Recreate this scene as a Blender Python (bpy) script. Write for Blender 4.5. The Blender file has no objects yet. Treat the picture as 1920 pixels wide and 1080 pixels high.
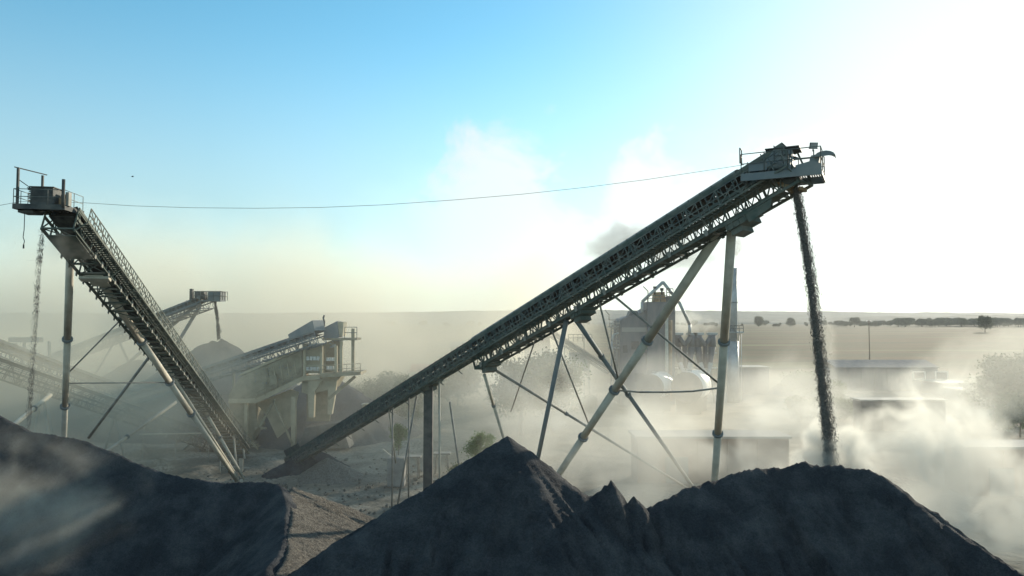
import bpy, math, random
import numpy as np
from mathutils import Vector, Matrix
R = math.radians
SC = bpy.context.scene
COL = SC.collection

# ---------------------------------------------------------------- camera
H = 19.0                      # camera height above the yard
F = 1300.0                    # focal length, in photo pixels (1920 wide)
PITCH = math.atan(57/F)
cam = bpy.data.cameras.new('camera'); camo = bpy.data.objects.new('camera', cam); COL.objects.link(camo)
camo.location = (0, 0, H); camo.rotation_euler = (R(90)+PITCH, 0, 0)
cam.sensor_width = 36; cam.lens = 36*F/1920; cam.clip_start = .1; cam.clip_end = 30000
SC.camera = camo

# ---------------------------------------------------------------- sun, sky, exposure
SUN_AZ, SUN_EL = R(38), R(13)         # azimuth measured from +Y towards +X
SUNDIR = Vector((math.sin(SUN_AZ)*math.cos(SUN_EL), math.cos(SUN_AZ)*math.cos(SUN_EL), math.sin(SUN_EL)))
sl = bpy.data.lights.new('sun', 'SUN'); sl.energy = 4.8; sl.angle = R(.5); sl.color = (1, .89, .71)
so = bpy.data.objects.new('sun', sl); COL.objects.link(so)
so.rotation_euler = (-SUNDIR).to_track_quat('-Z', 'Y').to_euler(); so.location = SUNDIR*200
W = bpy.data.worlds.new('World'); SC.world = W; W.use_nodes = True
nt = W.node_tree; N = nt.nodes; L = nt.links
bg = N['Background']; bg.inputs['Strength'].default_value = .12
sky = N.new('ShaderNodeTexSky'); sky.sky_type = 'NISHITA'; sky.sun_disc = False
sky.sun_elevation = SUN_EL; sky.sun_rotation = SUN_AZ
sky.air_density = 1.0; sky.dust_density = .25; sky.ozone_density = 1.2; sky.altitude = 100

def wmath(op, a, b=None, c=None, clamp=False):
    n = N.new('ShaderNodeMath'); n.operation = op; n.use_clamp = clamp
    for i, v in enumerate((a, b, c)):
        if v is None: continue
        if isinstance(v, (int, float)): n.inputs[i].default_value = v
        else: L.new(v, n.inputs[i])
    return n.outputs[0]
def wramp(v, a, b, o0=0, o1=1):
    n = N.new('ShaderNodeMapRange'); n.interpolation_type = 'SMOOTHSTEP'
    L.new(v, n.inputs[0])
    for i, x in zip((1, 2, 3, 4), (a, b, o0, o1)): n.inputs[i].default_value = x
    return n.outputs[0]
geo = N.new('ShaderNodeTexCoord'); sep = N.new('ShaderNodeSeparateXYZ'); L.new(geo.outputs['Generated'], sep.inputs[0])
el = sep.outputs[2]
# thin bright veil of dusty cloud, low over the horizon and thickest under the sun
dt = N.new('ShaderNodeVectorMath'); dt.operation = 'DOT_PRODUCT'; L.new(geo.outputs['Generated'], dt.inputs[0]); dt.inputs[1].default_value = SUNDIR
az = N.new('ShaderNodeMath'); az.operation = 'ARCTAN2'; L.new(sep.outputs[0], az.inputs[0]); L.new(sep.outputs[1], az.inputs[1])
mp = N.new('ShaderNodeMapping'); mp.inputs['Scale'].default_value = (1, 1, 1.3); L.new(geo.outputs['Generated'], mp.inputs[0])
n1 = N.new('ShaderNodeTexNoise'); n1.inputs['Scale'].default_value = 4.0; n1.inputs['Detail'].default_value = 6; n1.inputs['Roughness'].default_value = .5
n1.inputs['Distortion'].default_value = .25
L.new(mp.outputs[0], n1.inputs['Vector'])
nz = n1.outputs[0]
# height of the cloud bank over each azimuth
hump = wmath('MULTIPLY', wramp(az.outputs[0], -.22, -.06), wramp(az.outputs[0], 2.2, 1.0))
n2 = N.new('ShaderNodeTexNoise'); n2.inputs['Scale'].default_value = 11; n2.inputs['Detail'].default_value = 7; n2.inputs['Roughness'].default_value = .55; n2.inputs['Distortion'].default_value = .4
L.new(mp.outputs[0], n2.inputs['Vector'])
cr = N.new('ShaderNodeValToRGB'); cr.color_ramp.interpolation = 'B_SPLINE'
L.new(wmath('MULTIPLY_ADD', az.outputs[0], 1/1.6, .5), cr.inputs[0])
prof = [(-.75, .12), (-.5, .15), (-.3, .13), (-.19, .17), (-.12, .24), (-.06, .28), (.0, .265), (.06, .25), (.10, .225), (.13, .225), (.17, .28), (.22, .255), (.30, .235), (.42, .26), (.6, .2), (.8, .15)]
els = cr.color_ramp.elements
while len(els) < len(prof): els.new(.5)
for e, (x, v) in zip(els, prof): e.position = x/1.6+.5; e.color = (v, v, v, 1)
top = wmath('ADD', cr.outputs[0], wmath('ADD', wmath('MULTIPLY_ADD', nz, .14, -.07), wmath('MULTIPLY_ADD', n2.outputs[0], .22, -.11)))
bank = wramp(wmath('SUBTRACT', top, el), -.02, .085)
base = wramp(el, .42, -.02)
dd = wmath('MAXIMUM', wmath('MULTIPLY_ADD', dt.outputs[1], 1/.5, -.5/.5), 0)
glow = wmath('POWER', dd, 7.0, None, True)
cov = wmath('MAXIMUM', wmath('MULTIPLY', bank, wmath('MULTIPLY_ADD', hump, .42, .42)), wmath('MULTIPLY', base, .80))
inv = wmath('MULTIPLY', wmath('SUBTRACT', 1, cov), wmath('SUBTRACT', 1, glow))
cov = wmath('SUBTRACT', 1, inv, None, True)
back = wmath('MULTIPLY', wramp(sep.outputs[1], .25, -.5), .35)      # milky cover added to the unseen sky behind the viewer, as warm fill light
cov = wmath('MAXIMUM', cov, back)
bright = wmath('MULTIPLY_ADD', dd, 2.8, wmath('MULTIPLY_ADD', bank, .7, 4.2))
cc = N.new('ShaderNodeMix'); cc.data_type = 'RGBA'
cc.inputs[6].default_value = (.99, 1.0, .95, 1); cc.inputs[7].default_value = (.97, 1.0, .94, 1); L.new(glow, cc.inputs[0])
vm = N.new('ShaderNodeVectorMath'); vm.operation = 'SCALE'; L.new(cc.outputs[2], vm.inputs[0]); L.new(bright, vm.inputs['Scale'])
sk = N.new('ShaderNodeVectorMath'); sk.operation = 'MULTIPLY'; L.new(sky.outputs[0], sk.inputs[0]); sk.inputs[1].default_value = (.86, 1.54, 1.58)
mx = N.new('ShaderNodeMix'); mx.data_type = 'RGBA'; L.new(cov, mx.inputs[0]); L.new(sk.outputs[0], mx.inputs[6]); L.new(vm.outputs[0], mx.inputs[7])
L.new(mx.outputs[2], bg.inputs['Color'])
SC.view_settings.view_transform = 'Standard'; SC.view_settings.look = 'None'; SC.view_settings.gamma = 1
SC.view_settings.use_curve_mapping = False
SC.view_settings.exposure = .35
SC.render.engine = 'CYCLES'
cy = SC.cycles
cy.use_denoising = True; cy.max_bounces = 6; cy.diffuse_bounces = 2; cy.glossy_bounces = 2
cy.transparent_max_bounces = 24; cy.volume_bounces = 1; cy.volume_step_rate = 1.4; cy.volume_max_steps = 72
cy.sample_clamp_indirect = 4

# ---------------------------------------------------------------- helpers
def P(px, py, depth):
    """a point of the place: sight line through a photo pixel, cut at the given distance along +Y"""
    x = (px-960)/F; y = (540-py)/F
    c, s = math.cos(PITCH), math.sin(PITCH)
    dy = c - y*s; dz = s + y*c
    k = depth/dy
    return Vector((x*k, depth, H+dz*k))
def G(px, depth): 
    v = P(px, 597, depth); return Vector((v.x, depth, 0))

class MB:
    def __init__(s): s.v = []; s.f = []; s.sm = []
    def add(s, vs, fs, smooth=False):
        b = len(s.v); s.v += [tuple(v) for v in vs]; s.f += [tuple(i+b for i in f) for f in fs]; s.sm += [smooth]*len(fs); return s
    def box(s, c, size, M=None):
        c = Vector(c); M = M or Matrix.Identity(3); h = [a/2 for a in size]
        vs = [c + M @ Vector((x*h[0], y*h[1], z*h[2])) for x in (-1, 1) for y in (-1, 1) for z in (-1, 1)]
        return s.add(vs, [(0,1,3,2),(4,6,7,5),(0,4,5,1),(2,3,7,6),(0,2,6,4),(1,5,7,3)])
    def bar(s, p, q, w, h=None, up=(0,0,1)):
        p = Vector(p); q = Vector(q); h = h or w; d = q-p; l = d.length
        if l < 1e-6: return s
        d.normalize(); u = Vector(up)
        sd = d.cross(u)
        if sd.length < 1e-3: sd = d.cross(Vector((1, 0, 0)))
        sd.normalize(); u = sd.cross(d)
        return s.box((p+q)/2, (l, w, h), Matrix((d, sd, u)).transposed())
    def tube(s, p, q, r, r2=None, n=10, caps=True):
        p = Vector(p); q = Vector(q); r2 = r if r2 is None else r2; d = (q-p)
        if d.length < 1e-6: return s
        d.normalize(); a = d.orthogonal().normalized(); b = d.cross(a)
        vs = [];
        for c, rr in ((p, r), (q, r2)):
            for i in range(n):
                t = 2*math.pi*i/n; vs.append(c + a*math.cos(t)*rr + b*math.sin(t)*rr)
        s.add(vs, [(i, (i+1) % n, n+(i+1) % n, n+i) for i in range(n)], True)
        if caps:
            b0 = len(s.v)-2*n
            s.f += [tuple(b0+i for i in range(n))[::-1], tuple(b0+n+i for i in range(n))]; s.sm += [False, False]
        return s
    def path(s, pts, r, n=6):
        for a, b in zip(pts[:-1], pts[1:]): s.tube(a, b, r, n=n)
        return s
    def prism(s, poly, ext, smooth=False):
        """poly: 3-D points in a plane, pushed along ext"""
        n = len(poly); e = Vector(ext); vs = [Vector(p) for p in poly] + [Vector(p)+e for p in poly]
        fs = [tuple(range(n))[::-1], tuple(range(n, 2*n))] + [(i, (i+1) % n, n+(i+1) % n, n+i) for i in range(n)]
        return s.add(vs, fs, smooth)
    def mesh(s, name, m, org=(0,0,0)):
        me = bpy.data.meshes.new(name)
        o = Vector(org)
        arr = np.array(s.v, dtype=float).reshape(-1, 3) - np.array(o)
        me.from_pydata(arr.tolist(), [], s.f); me.update()
        me.polygons.foreach_set('use_smooth', s.sm)
        bm_ok = True
        import bmesh
        bm = bmesh.new(); bm.from_mesh(me); bmesh.ops.recalc_face_normals(bm, faces=bm.faces); bm.to_mesh(me); bm.free()
        if m: me.materials.append(m)
        return me

def tag(o, label=None, cat=None, group=None, kind=None):
    if label: o['label'] = label
    if cat: o['category'] = cat
    if group: o['group'] = group
    if kind: o['kind'] = kind
    return o
def thing(name, loc, label, cat, group=None, rz=0):
    o = bpy.data.objects.new(name, None); COL.objects.link(o); o.location = loc; o.rotation_euler = (0, 0, rz)
    o.empty_display_size = .5
    return tag(o, label, cat, group)
def worg(o):
    v = Vector((0, 0, 0))
    while o is not None: v += Vector(o.location); o = o.parent
    return v
def part(name, mb, m, parent=None, at=None, label=None):
    """world-space mesh as a part of parent (roots are unrotated); at = its own origin"""
    po = worg(parent) if parent else Vector((0, 0, 0))
    og = Vector(at) if at is not None else po
    o = bpy.data.objects.new(name, mb.mesh(name, m, og)); COL.objects.link(o)
    o.location = og-po
    if parent: o.parent = parent
    if label: o['label'] = label
    return o
def cp(o, parent, loc=None, rot=None, scale=None):
    c = o.copy(); COL.objects.link(c); c.parent = parent
    if loc is not None: c.location = loc
    if rot is not None: c.rotation_euler = rot
    if scale is not None: c.scale = scale
    return c
def copy_thing(o, loc, rz=0, scale=1, label=None, group=None):
    r = cp(o, None, loc, (0, 0, rz), (scale,)*3 if isinstance(scale, (int, float)) else scale)
    if label: r['label'] = label
    if group: r['group'] = group
    for ch in list(o.children):
        c = cp(ch, r)
        for g in list(ch.children): cp(g, c)
    return r

# value noise, vectorised
def _h(ix, iy, seed):
    n = (ix*374761393 + iy*668265263 + seed*1442695041) & 0xffffffff
    n = ((n ^ (n >> 13))*1274126177) & 0xffffffff
    return ((n ^ (n >> 16)) & 0xffffff)/float(0xffffff)
def vnoise(x, y, seed=0):
    x = np.asarray(x, float); y = np.asarray(y, float)
    ix = np.floor(x).astype(np.int64); iy = np.floor(y).astype(np.int64); fx = x-ix; fy = y-iy
    fx = fx*fx*(3-2*fx); fy = fy*fy*(3-2*fy)
    a = _h(ix, iy, seed); b = _h(ix+1, iy, seed); c = _h(ix, iy+1, seed); d = _h(ix+1, iy+1, seed)
    return (a*(1-fx)+b*fx)*(1-fy)+(c*(1-fx)+d*fx)*fy
def fbm(x, y, o=5, seed=0, g=.5):
    s = 0; a = 1; t = 0
    for i in range(o):
        s = s + a*(vnoise(x, y, seed+i*17)-.5); t += a; a *= g; x = x*2.03+5.1; y = y*2.03-3.7
    return s/t*2

def grid_mesh(name, xs, ys, Z, m, smooth=True):
    nx, ny = len(xs), len(ys)
    X, Y = np.meshgrid(xs, ys)
    v = np.stack([X, Y, Z], -1).reshape(-1, 3)
    i = np.arange(nx*ny).reshape(ny, nx)
    q = np.stack([i[:-1, :-1], i[:-1, 1:], i[1:, 1:], i[1:, :-1]], -1).reshape(-1, 4)
    me = bpy.data.meshes.new(name)
    me.vertices.add(len(v)); me.vertices.foreach_set('co', v.ravel())
    me.loops.add(q.size); me.loops.foreach_set('vertex_index', q.ravel().astype(np.int32))
    me.polygons.add(len(q)); me.polygons.foreach_set('loop_start', np.arange(0, q.size, 4, dtype=np.int32))
    me.update(calc_edges=True); me.validate()
    me.polygons.foreach_set('use_smooth', [smooth]*len(me.polygons)); me.materials.append(m)
    return me

# ---------------------------------------------------------------- materials
def mat(name, col, rough=.8, metal=0, var=.25, scale=1.5, bump=0, bscale=20, col2=None, spec=.3, stretch=None, detail=6, thr=(.35, .65), fine=None):
    m = bpy.data.materials.new(name); m.use_nodes = True; t = m.node_tree; n = t.nodes; l = t.links
    b = n['Principled BSDF']; b.inputs['Roughness'].default_value = rough; b.inputs['Metallic'].default_value = metal
    b.inputs['Specular IOR Level'].default_value = spec
    tc = n.new('ShaderNodeTexCoord'); src = tc.outputs['Object']
    if stretch:
        mpn = n.new('ShaderNodeMapping'); mpn.inputs['Scale'].default_value = stretch; l.new(src, mpn.inputs[0]); src = mpn.outputs[0]
    no = n.new('ShaderNodeTexNoise'); no.inputs['Scale'].default_value = scale; no.inputs['Detail'].default_value = detail; no.inputs['Roughness'].default_value = .6
    l.new(src, no.inputs['Vector'])
    mr = n.new('ShaderNodeMapRange'); l.new(no.outputs[0], mr.inputs[0]); mr.inputs[1].default_value = thr[0]; mr.inputs[2].default_value = thr[1]
    mi = n.new('ShaderNodeMix'); mi.data_type = 'RGBA'; l.new(mr.outputs[0], mi.inputs[0])
    c2 = col2 or tuple(min(1, c*(1+var)) for c in col); c1 = col if col2 else tuple(c*(1-var) for c in col)
    mi.inputs[6].default_value = (*c1, 1); mi.inputs[7].default_value = (*c2, 1)
    colr = mi.outputs[2]
    if fine:
        nf = n.new('ShaderNodeTexVoronoi'); nf.inputs['Scale'].default_value = fine[0]; l.new(src, nf.inputs['Vector'])
        sp3 = n.new('ShaderNodeSeparateColor'); l.new(nf.outputs['Color'], sp3.inputs[0])
        mf = n.new('ShaderNodeMapRange'); l.new(sp3.outputs[0], mf.inputs[0]); mf.inputs[3].default_value = 1-fine[1]; mf.inputs[4].default_value = 1+fine[1]
        sc = n.new('ShaderNodeVectorMath'); sc.operation = 'SCALE'; l.new(colr, sc.inputs[0]); l.new(mf.outputs[0], sc.inputs['Scale']); colr = sc.outputs[0]
    l.new(colr, b.inputs['Base Color'])
    if bump:
        nb = n.new('ShaderNodeTexNoise'); nb.inputs['Scale'].default_value = bscale; nb.inputs['Detail'].default_value = 8; nb.inputs['Roughness'].default_value = .7
        l.new(src, nb.inputs['Vector'])
        bp = n.new('ShaderNodeBump'); bp.inputs['Strength'].default_value = bump; bp.inputs['Distance'].default_value = .3
        l.new(nb.outputs[0], bp.inputs['Height']); l.new(bp.outputs[0], b.inputs['Normal'])
    return m
M = dict(
 green=mat('dusty_green_steel', (.08,.105,.09), .8, 0, col2=(.21,.205,.17), scale=.8, thr=(.35,.75)),
 dark=mat('dark_steel', (.05,.055,.055), .7, 0, col2=(.12,.12,.11), scale=1.2),
 grey=mat('grey_painted_steel', (.16,.19,.20), .7, 0, col2=(.27,.27,.25), scale=.7, thr=(.4,.75)),
 pipe=mat('dust_coated_pipe', (.40,.37,.30), .75, 0, col2=(.56,.52,.43), scale=.9, bump=.05, bscale=4),
 thin=mat('weathered_rod_steel', (.26,.25,.22), .7, 0, var=.25),
 rail=mat('railing_paint', (.08,.10,.10), .7, 0, col2=(.20,.20,.17)),
 belt=mat('rubber_belt', (.045,.045,.045), .9, 0, col2=(.14,.135,.125), scale=2),
 cover=mat('dusty_belt_cover', (.22,.215,.185), .8, 0, col2=(.36,.35,.31), scale=.8),
 gravel=mat('grey_gravel', (.10,.10,.10), .95, 0, col2=(.20,.19,.18), scale=9, bump=1.0, bscale=7, detail=12, spec=.15),
 dgravel=mat('dark_fine_stone', (.058,.061,.068), .95, 0, col2=(.155,.155,.155), scale=.55, bump=1.0, bscale=9, detail=14, fine=(18, .18), thr=(.42, .8), spec=.1, ),
 lgravel=mat('pale_gravel', (.19,.175,.15), .95, 0, col2=(.36,.33,.28), scale=6, bump=1.0, bscale=10, detail=12, spec=.15),
 grain=mat('falling_stone', (.13,.12,.11), .9, 0, col2=(.30,.28,.25), scale=9),
 litgravel=mat('painted_sunlight_gravel', (.12,.11,.095), .95, 0, col2=(.24,.215,.18), scale=5, bump=1.0, bscale=9, detail=12, fine=(14, .3), spec=.1),  # lighter twin of the dark stone, with sunlight put into its colour
 concrete=mat('stained_concrete', (.28,.27,.25), .9, 0, col2=(.42,.40,.36), scale=.8, bump=.1, bscale=5),
 cream=mat('cream_painted_steel', (.38,.33,.22), .75, 0, col2=(.56,.49,.34), scale=.5, thr=(.35,.7)),
 cream2=mat('dirty_cream_steel', (.25,.215,.145), .8, 0, col2=(.40,.35,.24), scale=.7),
 plant=mat('grey_blue_cladding', (.10,.115,.13), .7, 0, col2=(.17,.17,.17), scale=.25, stretch=(3,3,.6)),
 rust=mat('rusty_steel', (.25,.15,.08), .85, 0, col2=(.36,.27,.17), scale=1.5),
 steel=mat('galvanised_steel', (.38,.40,.40), .45, .3, var=.2, scale=.5),
 white=mat('white_painted_metal', (.68,.67,.62), .45, 0, var=.08, scale=.4),
 roof=mat('pale_sheet_roof', (.30,.29,.26), .85, 0, var=.12, scale=.3),
 redroof=mat('red_roof_sheet', (.40,.11,.07), .7, 0, var=.2, scale=.4),
 brown=mat('reddish_brown_wall', (.24,.16,.125), .9, 0, col2=(.32,.24,.19), scale=.3),
 slate=mat('dark_shed_wall', (.07,.075,.08), .8, 0, var=.3, scale=.2),
 glass=mat('window_glass', (.05,.06,.07), .12, 0, var=.1, spec=.6),
 leaf=mat('green_leaves', (.07,.10,.035), .7, 0, col2=(.14,.17,.08), scale=.9),
 leafy=mat('yellow_green_leaves', (.12,.19,.05), .7, 0, col2=(.20,.27,.10), scale=1.5),
 leafd=mat('dusty_tree_leaves', (.06,.07,.04), .85, 0, col2=(.12,.13,.08), scale=.2),
 bark=mat('bark', (.10,.075,.05), .95, 0, var=.3, scale=6),
 wire=mat('cable_sheath', (.06,.06,.06), .6),
 black=mat('bird_feathers', (.03,.03,.03), .8),
 hill=mat('wooded_hill', (.02,.04,.035), .95, 0, col2=(.05,.075,.06), scale=.006, detail=10, bump=.8, bscale=.02),
)
for k in ('leaf', 'leafy', 'leafd'):
    t = M[k].node_tree; b = t.nodes['Principled BSDF']
    b.inputs['Subsurface Weight'].default_value = 0
    tr = t.nodes.new('ShaderNodeBsdfTranslucent'); ms = t.nodes.new('ShaderNodeMixShader'); ms.inputs[0].default_value = .35
    src = b.inputs['Base Color'].links[0].from_socket
    t.links.new(src, tr.inputs[0]); t.links.new(b.outputs[0], ms.inputs[1]); t.links.new(tr.outputs[0], ms.inputs[2])
    t.links.new(ms.outputs[0], t.nodes['Material Output'].inputs[0])

# ---------------------------------------------------------------- ground, field, hills
def ground_material():
    m = bpy.data.materials.new('yard_and_meadow'); m.use_nodes = True; t = m.node_tree; n = t.nodes; l = t.links
    b = n['Principled BSDF']; b.inputs['Roughness'].default_value = .95; b.inputs['Specular IOR Level'].default_value = .1
    tc = n.new('ShaderNodeTexCoord'); sp = n.new('ShaderNodeSeparateXYZ'); l.new(tc.outputs['Object'], sp.inputs[0])
    def noise(s, d=6, st=None, dist=0):
        q = n.new('ShaderNodeTexNoise'); q.inputs['Scale'].default_value = s; q.inputs['Detail'].default_value = d; q.inputs['Distortion'].default_value = dist
        if st:
            mm = n.new('ShaderNodeMapping'); mm.inputs['Scale'].default_value = st; l.new(tc.outputs['Object'], mm.inputs[0]); l.new(mm.outputs[0], q.inputs['Vector'])
        else: l.new(tc.outputs['Object'], q.inputs['Vector'])
        return q.outputs[0]
    def rng(v, a, bb):
        q = n.new('ShaderNodeMapRange'); q.interpolation_type = 'SMOOTHSTEP'; l.new(v, q.inputs[0]); q.inputs[1].default_value = a; q.inputs[2].default_value = bb; return q.outputs[0]
    def mix(f, a, c):
        q = n.new('ShaderNodeMix'); q.data_type = 'RGBA'
        if isinstance(f, float): q.inputs[0].default_value = f
        else: l.new(f, q.inputs[0])
        for i, v in ((6, a), (7, c)):
            if isinstance(v, tuple): q.inputs[i].default_value = (*v, 1)
            else: l.new(v, q.inputs[i])
        return q.outputs[2]
    dirt = mix(rng(noise(.12, 8, None, 1.5), .35, .65), (.20,.175,.135), (.38,.33,.26))
    dirt = mix(rng(noise(3.0, 8), .4, .75), dirt, (.16,.14,.11))
    grass = mix(rng(noise(.012, 8, (1, 3, 1), .6), .38, .62), (.04,.052,.018), (.095,.062,.027))
    grass = mix(rng(noise(.2, 8, (1, 2.5, 1)), .35, .75), grass, (.045,.048,.02))
    grass = mix(rng(noise(.004, 4, (1, 7, 1)), .55, .62), grass, (.10,.105,.045))
    ad = n.new('ShaderNodeMath'); ad.operation = 'MULTIPLY_ADD'; l.new(noise(.03, 5), ad.inputs[0]); ad.inputs[1].default_value = 90; l.new(sp.outputs[1], ad.inputs[2])
    edge = rng(ad.outputs[0], 218, 240)
    l.new(mix(edge, dirt, grass), b.inputs['Base Color'])
    bp = n.new('ShaderNodeBump'); bp.inputs['Strength'].default_value = .6; bp.inputs['Distance'].default_value = .4
    l.new(noise(1.2, 10), bp.inputs['Height']); l.new(bp.outputs[0], b.inputs['Normal'])
    return m
xs = np.concatenate([np.linspace(-9000, -130, 40), np.linspace(-128, 128, 400), np.linspace(130, 9000, 40)])
ys = np.concatenate([np.linspace(-300, 8, 12), np.linspace(10, 190, 320), np.linspace(195, 2200, 80), np.linspace(2300, 9500, 20)])
X, Y = np.meshgrid(xs, ys)
near = np.clip((200-Y)/60, 0, 1)*np.clip((140-np.abs(X))/30, 0, 1)
Z = near*(.22*fbm(X*.12, Y*.12, 5, 3) + .30*np.maximum(0, fbm(X*.35, Y*.35, 3, 9)-.25))
# rough berms and bulldozed spoil in the yard
for (bx, by, br, bh) in ((-44,88,6,1.2),(-33,92,4,.9),(-27,84,3,.7),(-50,96,7,1.4),(-14,103,6,1.0),(-5,96,3,.8),(-58,90,7,1.6)):
    d = np.sqrt(((X-bx)/1.6)**2+(Y-by)**2)/br
    Z += bh*np.clip(1-d, 0, 1)**1.3*(1+.6*fbm(X*.9, Y*.9, 4, 5))
# very low swell of the far meadow
Z += np.clip((Y-240)/1300, 0, 1)*2.5*fbm(X*.002, Y*.002, 3, 11)
gm = grid_mesh('ground', xs, ys, Z, ground_material())
go = bpy.data.objects.new('ground', gm); COL.objects.link(go); tag(go, 'dusty quarry yard running out into a brown green meadow', 'ground', kind='structure')

def hill(name, y0, wid, ztop, seed, label):
    xs = np.linspace(-6500, 6500, 520); ys = np.linspace(y0, y0+wid, 26)
    X, Y = np.meshgrid(xs, ys); t = (Y-y0)/wid
    prof = np.sin(np.clip(t*1.25, 0, 1)*math.pi/2)
    top = ztop(X)
    Zh = prof*(top + 6*fbm(X*.006, Y*.006, 3, seed) + 4.5*fbm(X*.03, Y*.03, 3, seed+4)) - (1-np.clip(t*10, 0, 1))*6
    o = bpy.data.objects.new(name, grid_mesh(name, xs, ys, Zh, M['hill'])); COL.objects.link(o)
    tag(o, label, 'hills', kind='structure')
hill('hills', 3300, 1100, lambda X: 54 + 9*np.exp(-((X-250)/600)**2) + 7*np.sin(X*.0011+.7), 21, 'long low wooded ridge on the horizon')
hill('hills', 2300, 500, lambda X: 17 + 16/(1+np.exp(-(X-1500)/350)) + 2*np.sin(X*.004), 33, 'lower wooded slope rising at the right below the ridge')

# ---------------------------------------------------------------- stockpiles (heaped stone): cones swept along a crest
def pile(name, crest, bounds, slope, m, label, step=.16, jag=.12, gully=.35, seed=1, base=-.4, bump=.1, thing_cat='stone pile', dens=.26, slope_far=None, spikes=(), left_slope=None):
    """crest: world points (x,y,z)"""
    pts = []
    for a, b in zip(crest[:-1], crest[1:]) if len(crest) > 1 else []:
        k = max(2, int((Vector(b)-Vector(a)).length/dens))
        for i in range(k):
            pts.append(Vector(a).lerp(Vector(b), i/k))
    pts.append(Vector(crest[-1]))
    C = np.array([tuple(p) for p in pts])
    rs = np.arange(len(C))
    C[:, 2] += jag*2*fbm(C[:, 0]*.55+seed, C[:, 1]*.55+rs*.02, 5, seed, .75)
    x0, x1, y0, y1 = bounds
    xs = np.arange(x0, x1, step); ys = np.arange(y0, y1, step)
    X, Y = np.meshgrid(xs, ys)
    Z = np.full(X.shape, -1e3); A = np.zeros(X.shape); D = np.zeros(X.shape)
    # warp so that the flanks are not ruled surfaces
    Xw = X + .35*fbm(X*.35, Y*.35, 3, seed+3); Yw = Y + .35*fbm(X*.35+9, Y*.35, 3, seed+5)
    for cx, cy_, cz in C:
        dx = Xw-cx; dy = Yw-cy_
        d = np.sqrt(dx*dx+dy*dy)
        sl_ = slope if slope_far is None else np.where(dy > 0, slope_far, slope)
        if left_slope: sl_ = np.where(dx < 0, left_slope, sl_)
        z = cz - sl_*d
        k = z > Z
        Z = np.where(k, z, Z); A = np.where(k, np.arctan2(dy, dx)*3.0 + cx*.6+cy_*.6, A); D = np.where(k, d, D)
    for sp_, ss in spikes:
        d = np.sqrt((X-sp_[0])**2+((Y-sp_[1])*.6)**2); d *= 1+.5*fbm(np.arctan2(Y-sp_[1], X-sp_[0])*1.5+seed, d*.8, 3, seed+31)
        Z = np.maximum(Z, sp_[2]-ss*d*(1+.5*np.clip(d, 0, 1.5)))
    # gullies run down the slope, slumps across it
    Z += gully*np.clip(D/4, 0, 1)*(.6*fbm(A*1.3, D*.06, 4, seed+7) + .5*fbm(A*5, D*.12, 3, seed+8))
    Z += bump*fbm(X*.9, Y*.9, 5, seed+2, .6)*np.clip(D, .2, 1)
    Z += bump*.9*np.clip(fbm(X*3.5, Y*3.5, 3, seed+6, .6), -.2, 1)
    Z = np.maximum(Z, base)
    keep = Z > base+.001
    me = grid_mesh(name, xs, ys, Z, m)
    import bmesh
    bm = bmesh.new(); bm.from_mesh(me)
    dead = [f for f in bm.faces if all(v.co.z <= base+.001 for v in f.verts)]
    bmesh.ops.delete(bm, geom=dead, context='FACES'); bm.to_mesh(me); bm.free()
    c = Vector((float(C[:, 0].mean()), float(C[:, 1].mean()), 0))
    me.transform(Matrix.Translation(-c))
    o = bpy.data.objects.new(name, me); COL.objects.link(o); o.location = c
    return tag(o, label, thing_cat, None)

# left crescent heap: crest runs from the far left to the right and then towards the camera
cr = [P(-330,690,56), P(-200,710,54), P(-70,745,51), P(0,783,49), P(55,808,48), P(110,818,47), P(165,826,46), P(225,852,45), P(285,879,44.5), P(350,895,44.3), P(430,902,44.6), P(500,899,45),
      P(522,905,44.5), P(531,935,42), P(533,985,38.5), P(522,1035,35), P(500,1085,32), P(470,1150,28)]
pile('dark_stone_heap', cr, (-62, 2, 20, 82), .79, M['dgravel'], 'crescent shaped dark stone heap at the left under the steep conveyor', step=.16, seed=2, jag=.10, bump=.04, gully=.6)
cr = [P(522,905,44.5)+Vector((.7,.3,-.35)), P(531,935,42)+Vector((.32,0,-.06)), P(533,985,38.5)+Vector((.32,0,-.06)), P(522,1035,35)+Vector((.32,0,-.06)), P(500,1085,32)+Vector((.32,0,-.06)), P(470,1150,28)+Vector((.32,0,-.06))]  # shell added over the dark heap's right face; paler colour paints the sunlight there
pile('gravel_heap', cr, (-20, 8, 18, 66), .55, M['litgravel'], 'sunlit right face of the dark crescent heap, its light painted as paler gravel', step=.14, left_slope=3.0, seed=41, jag=.06, bump=.05, gully=.5)
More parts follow.
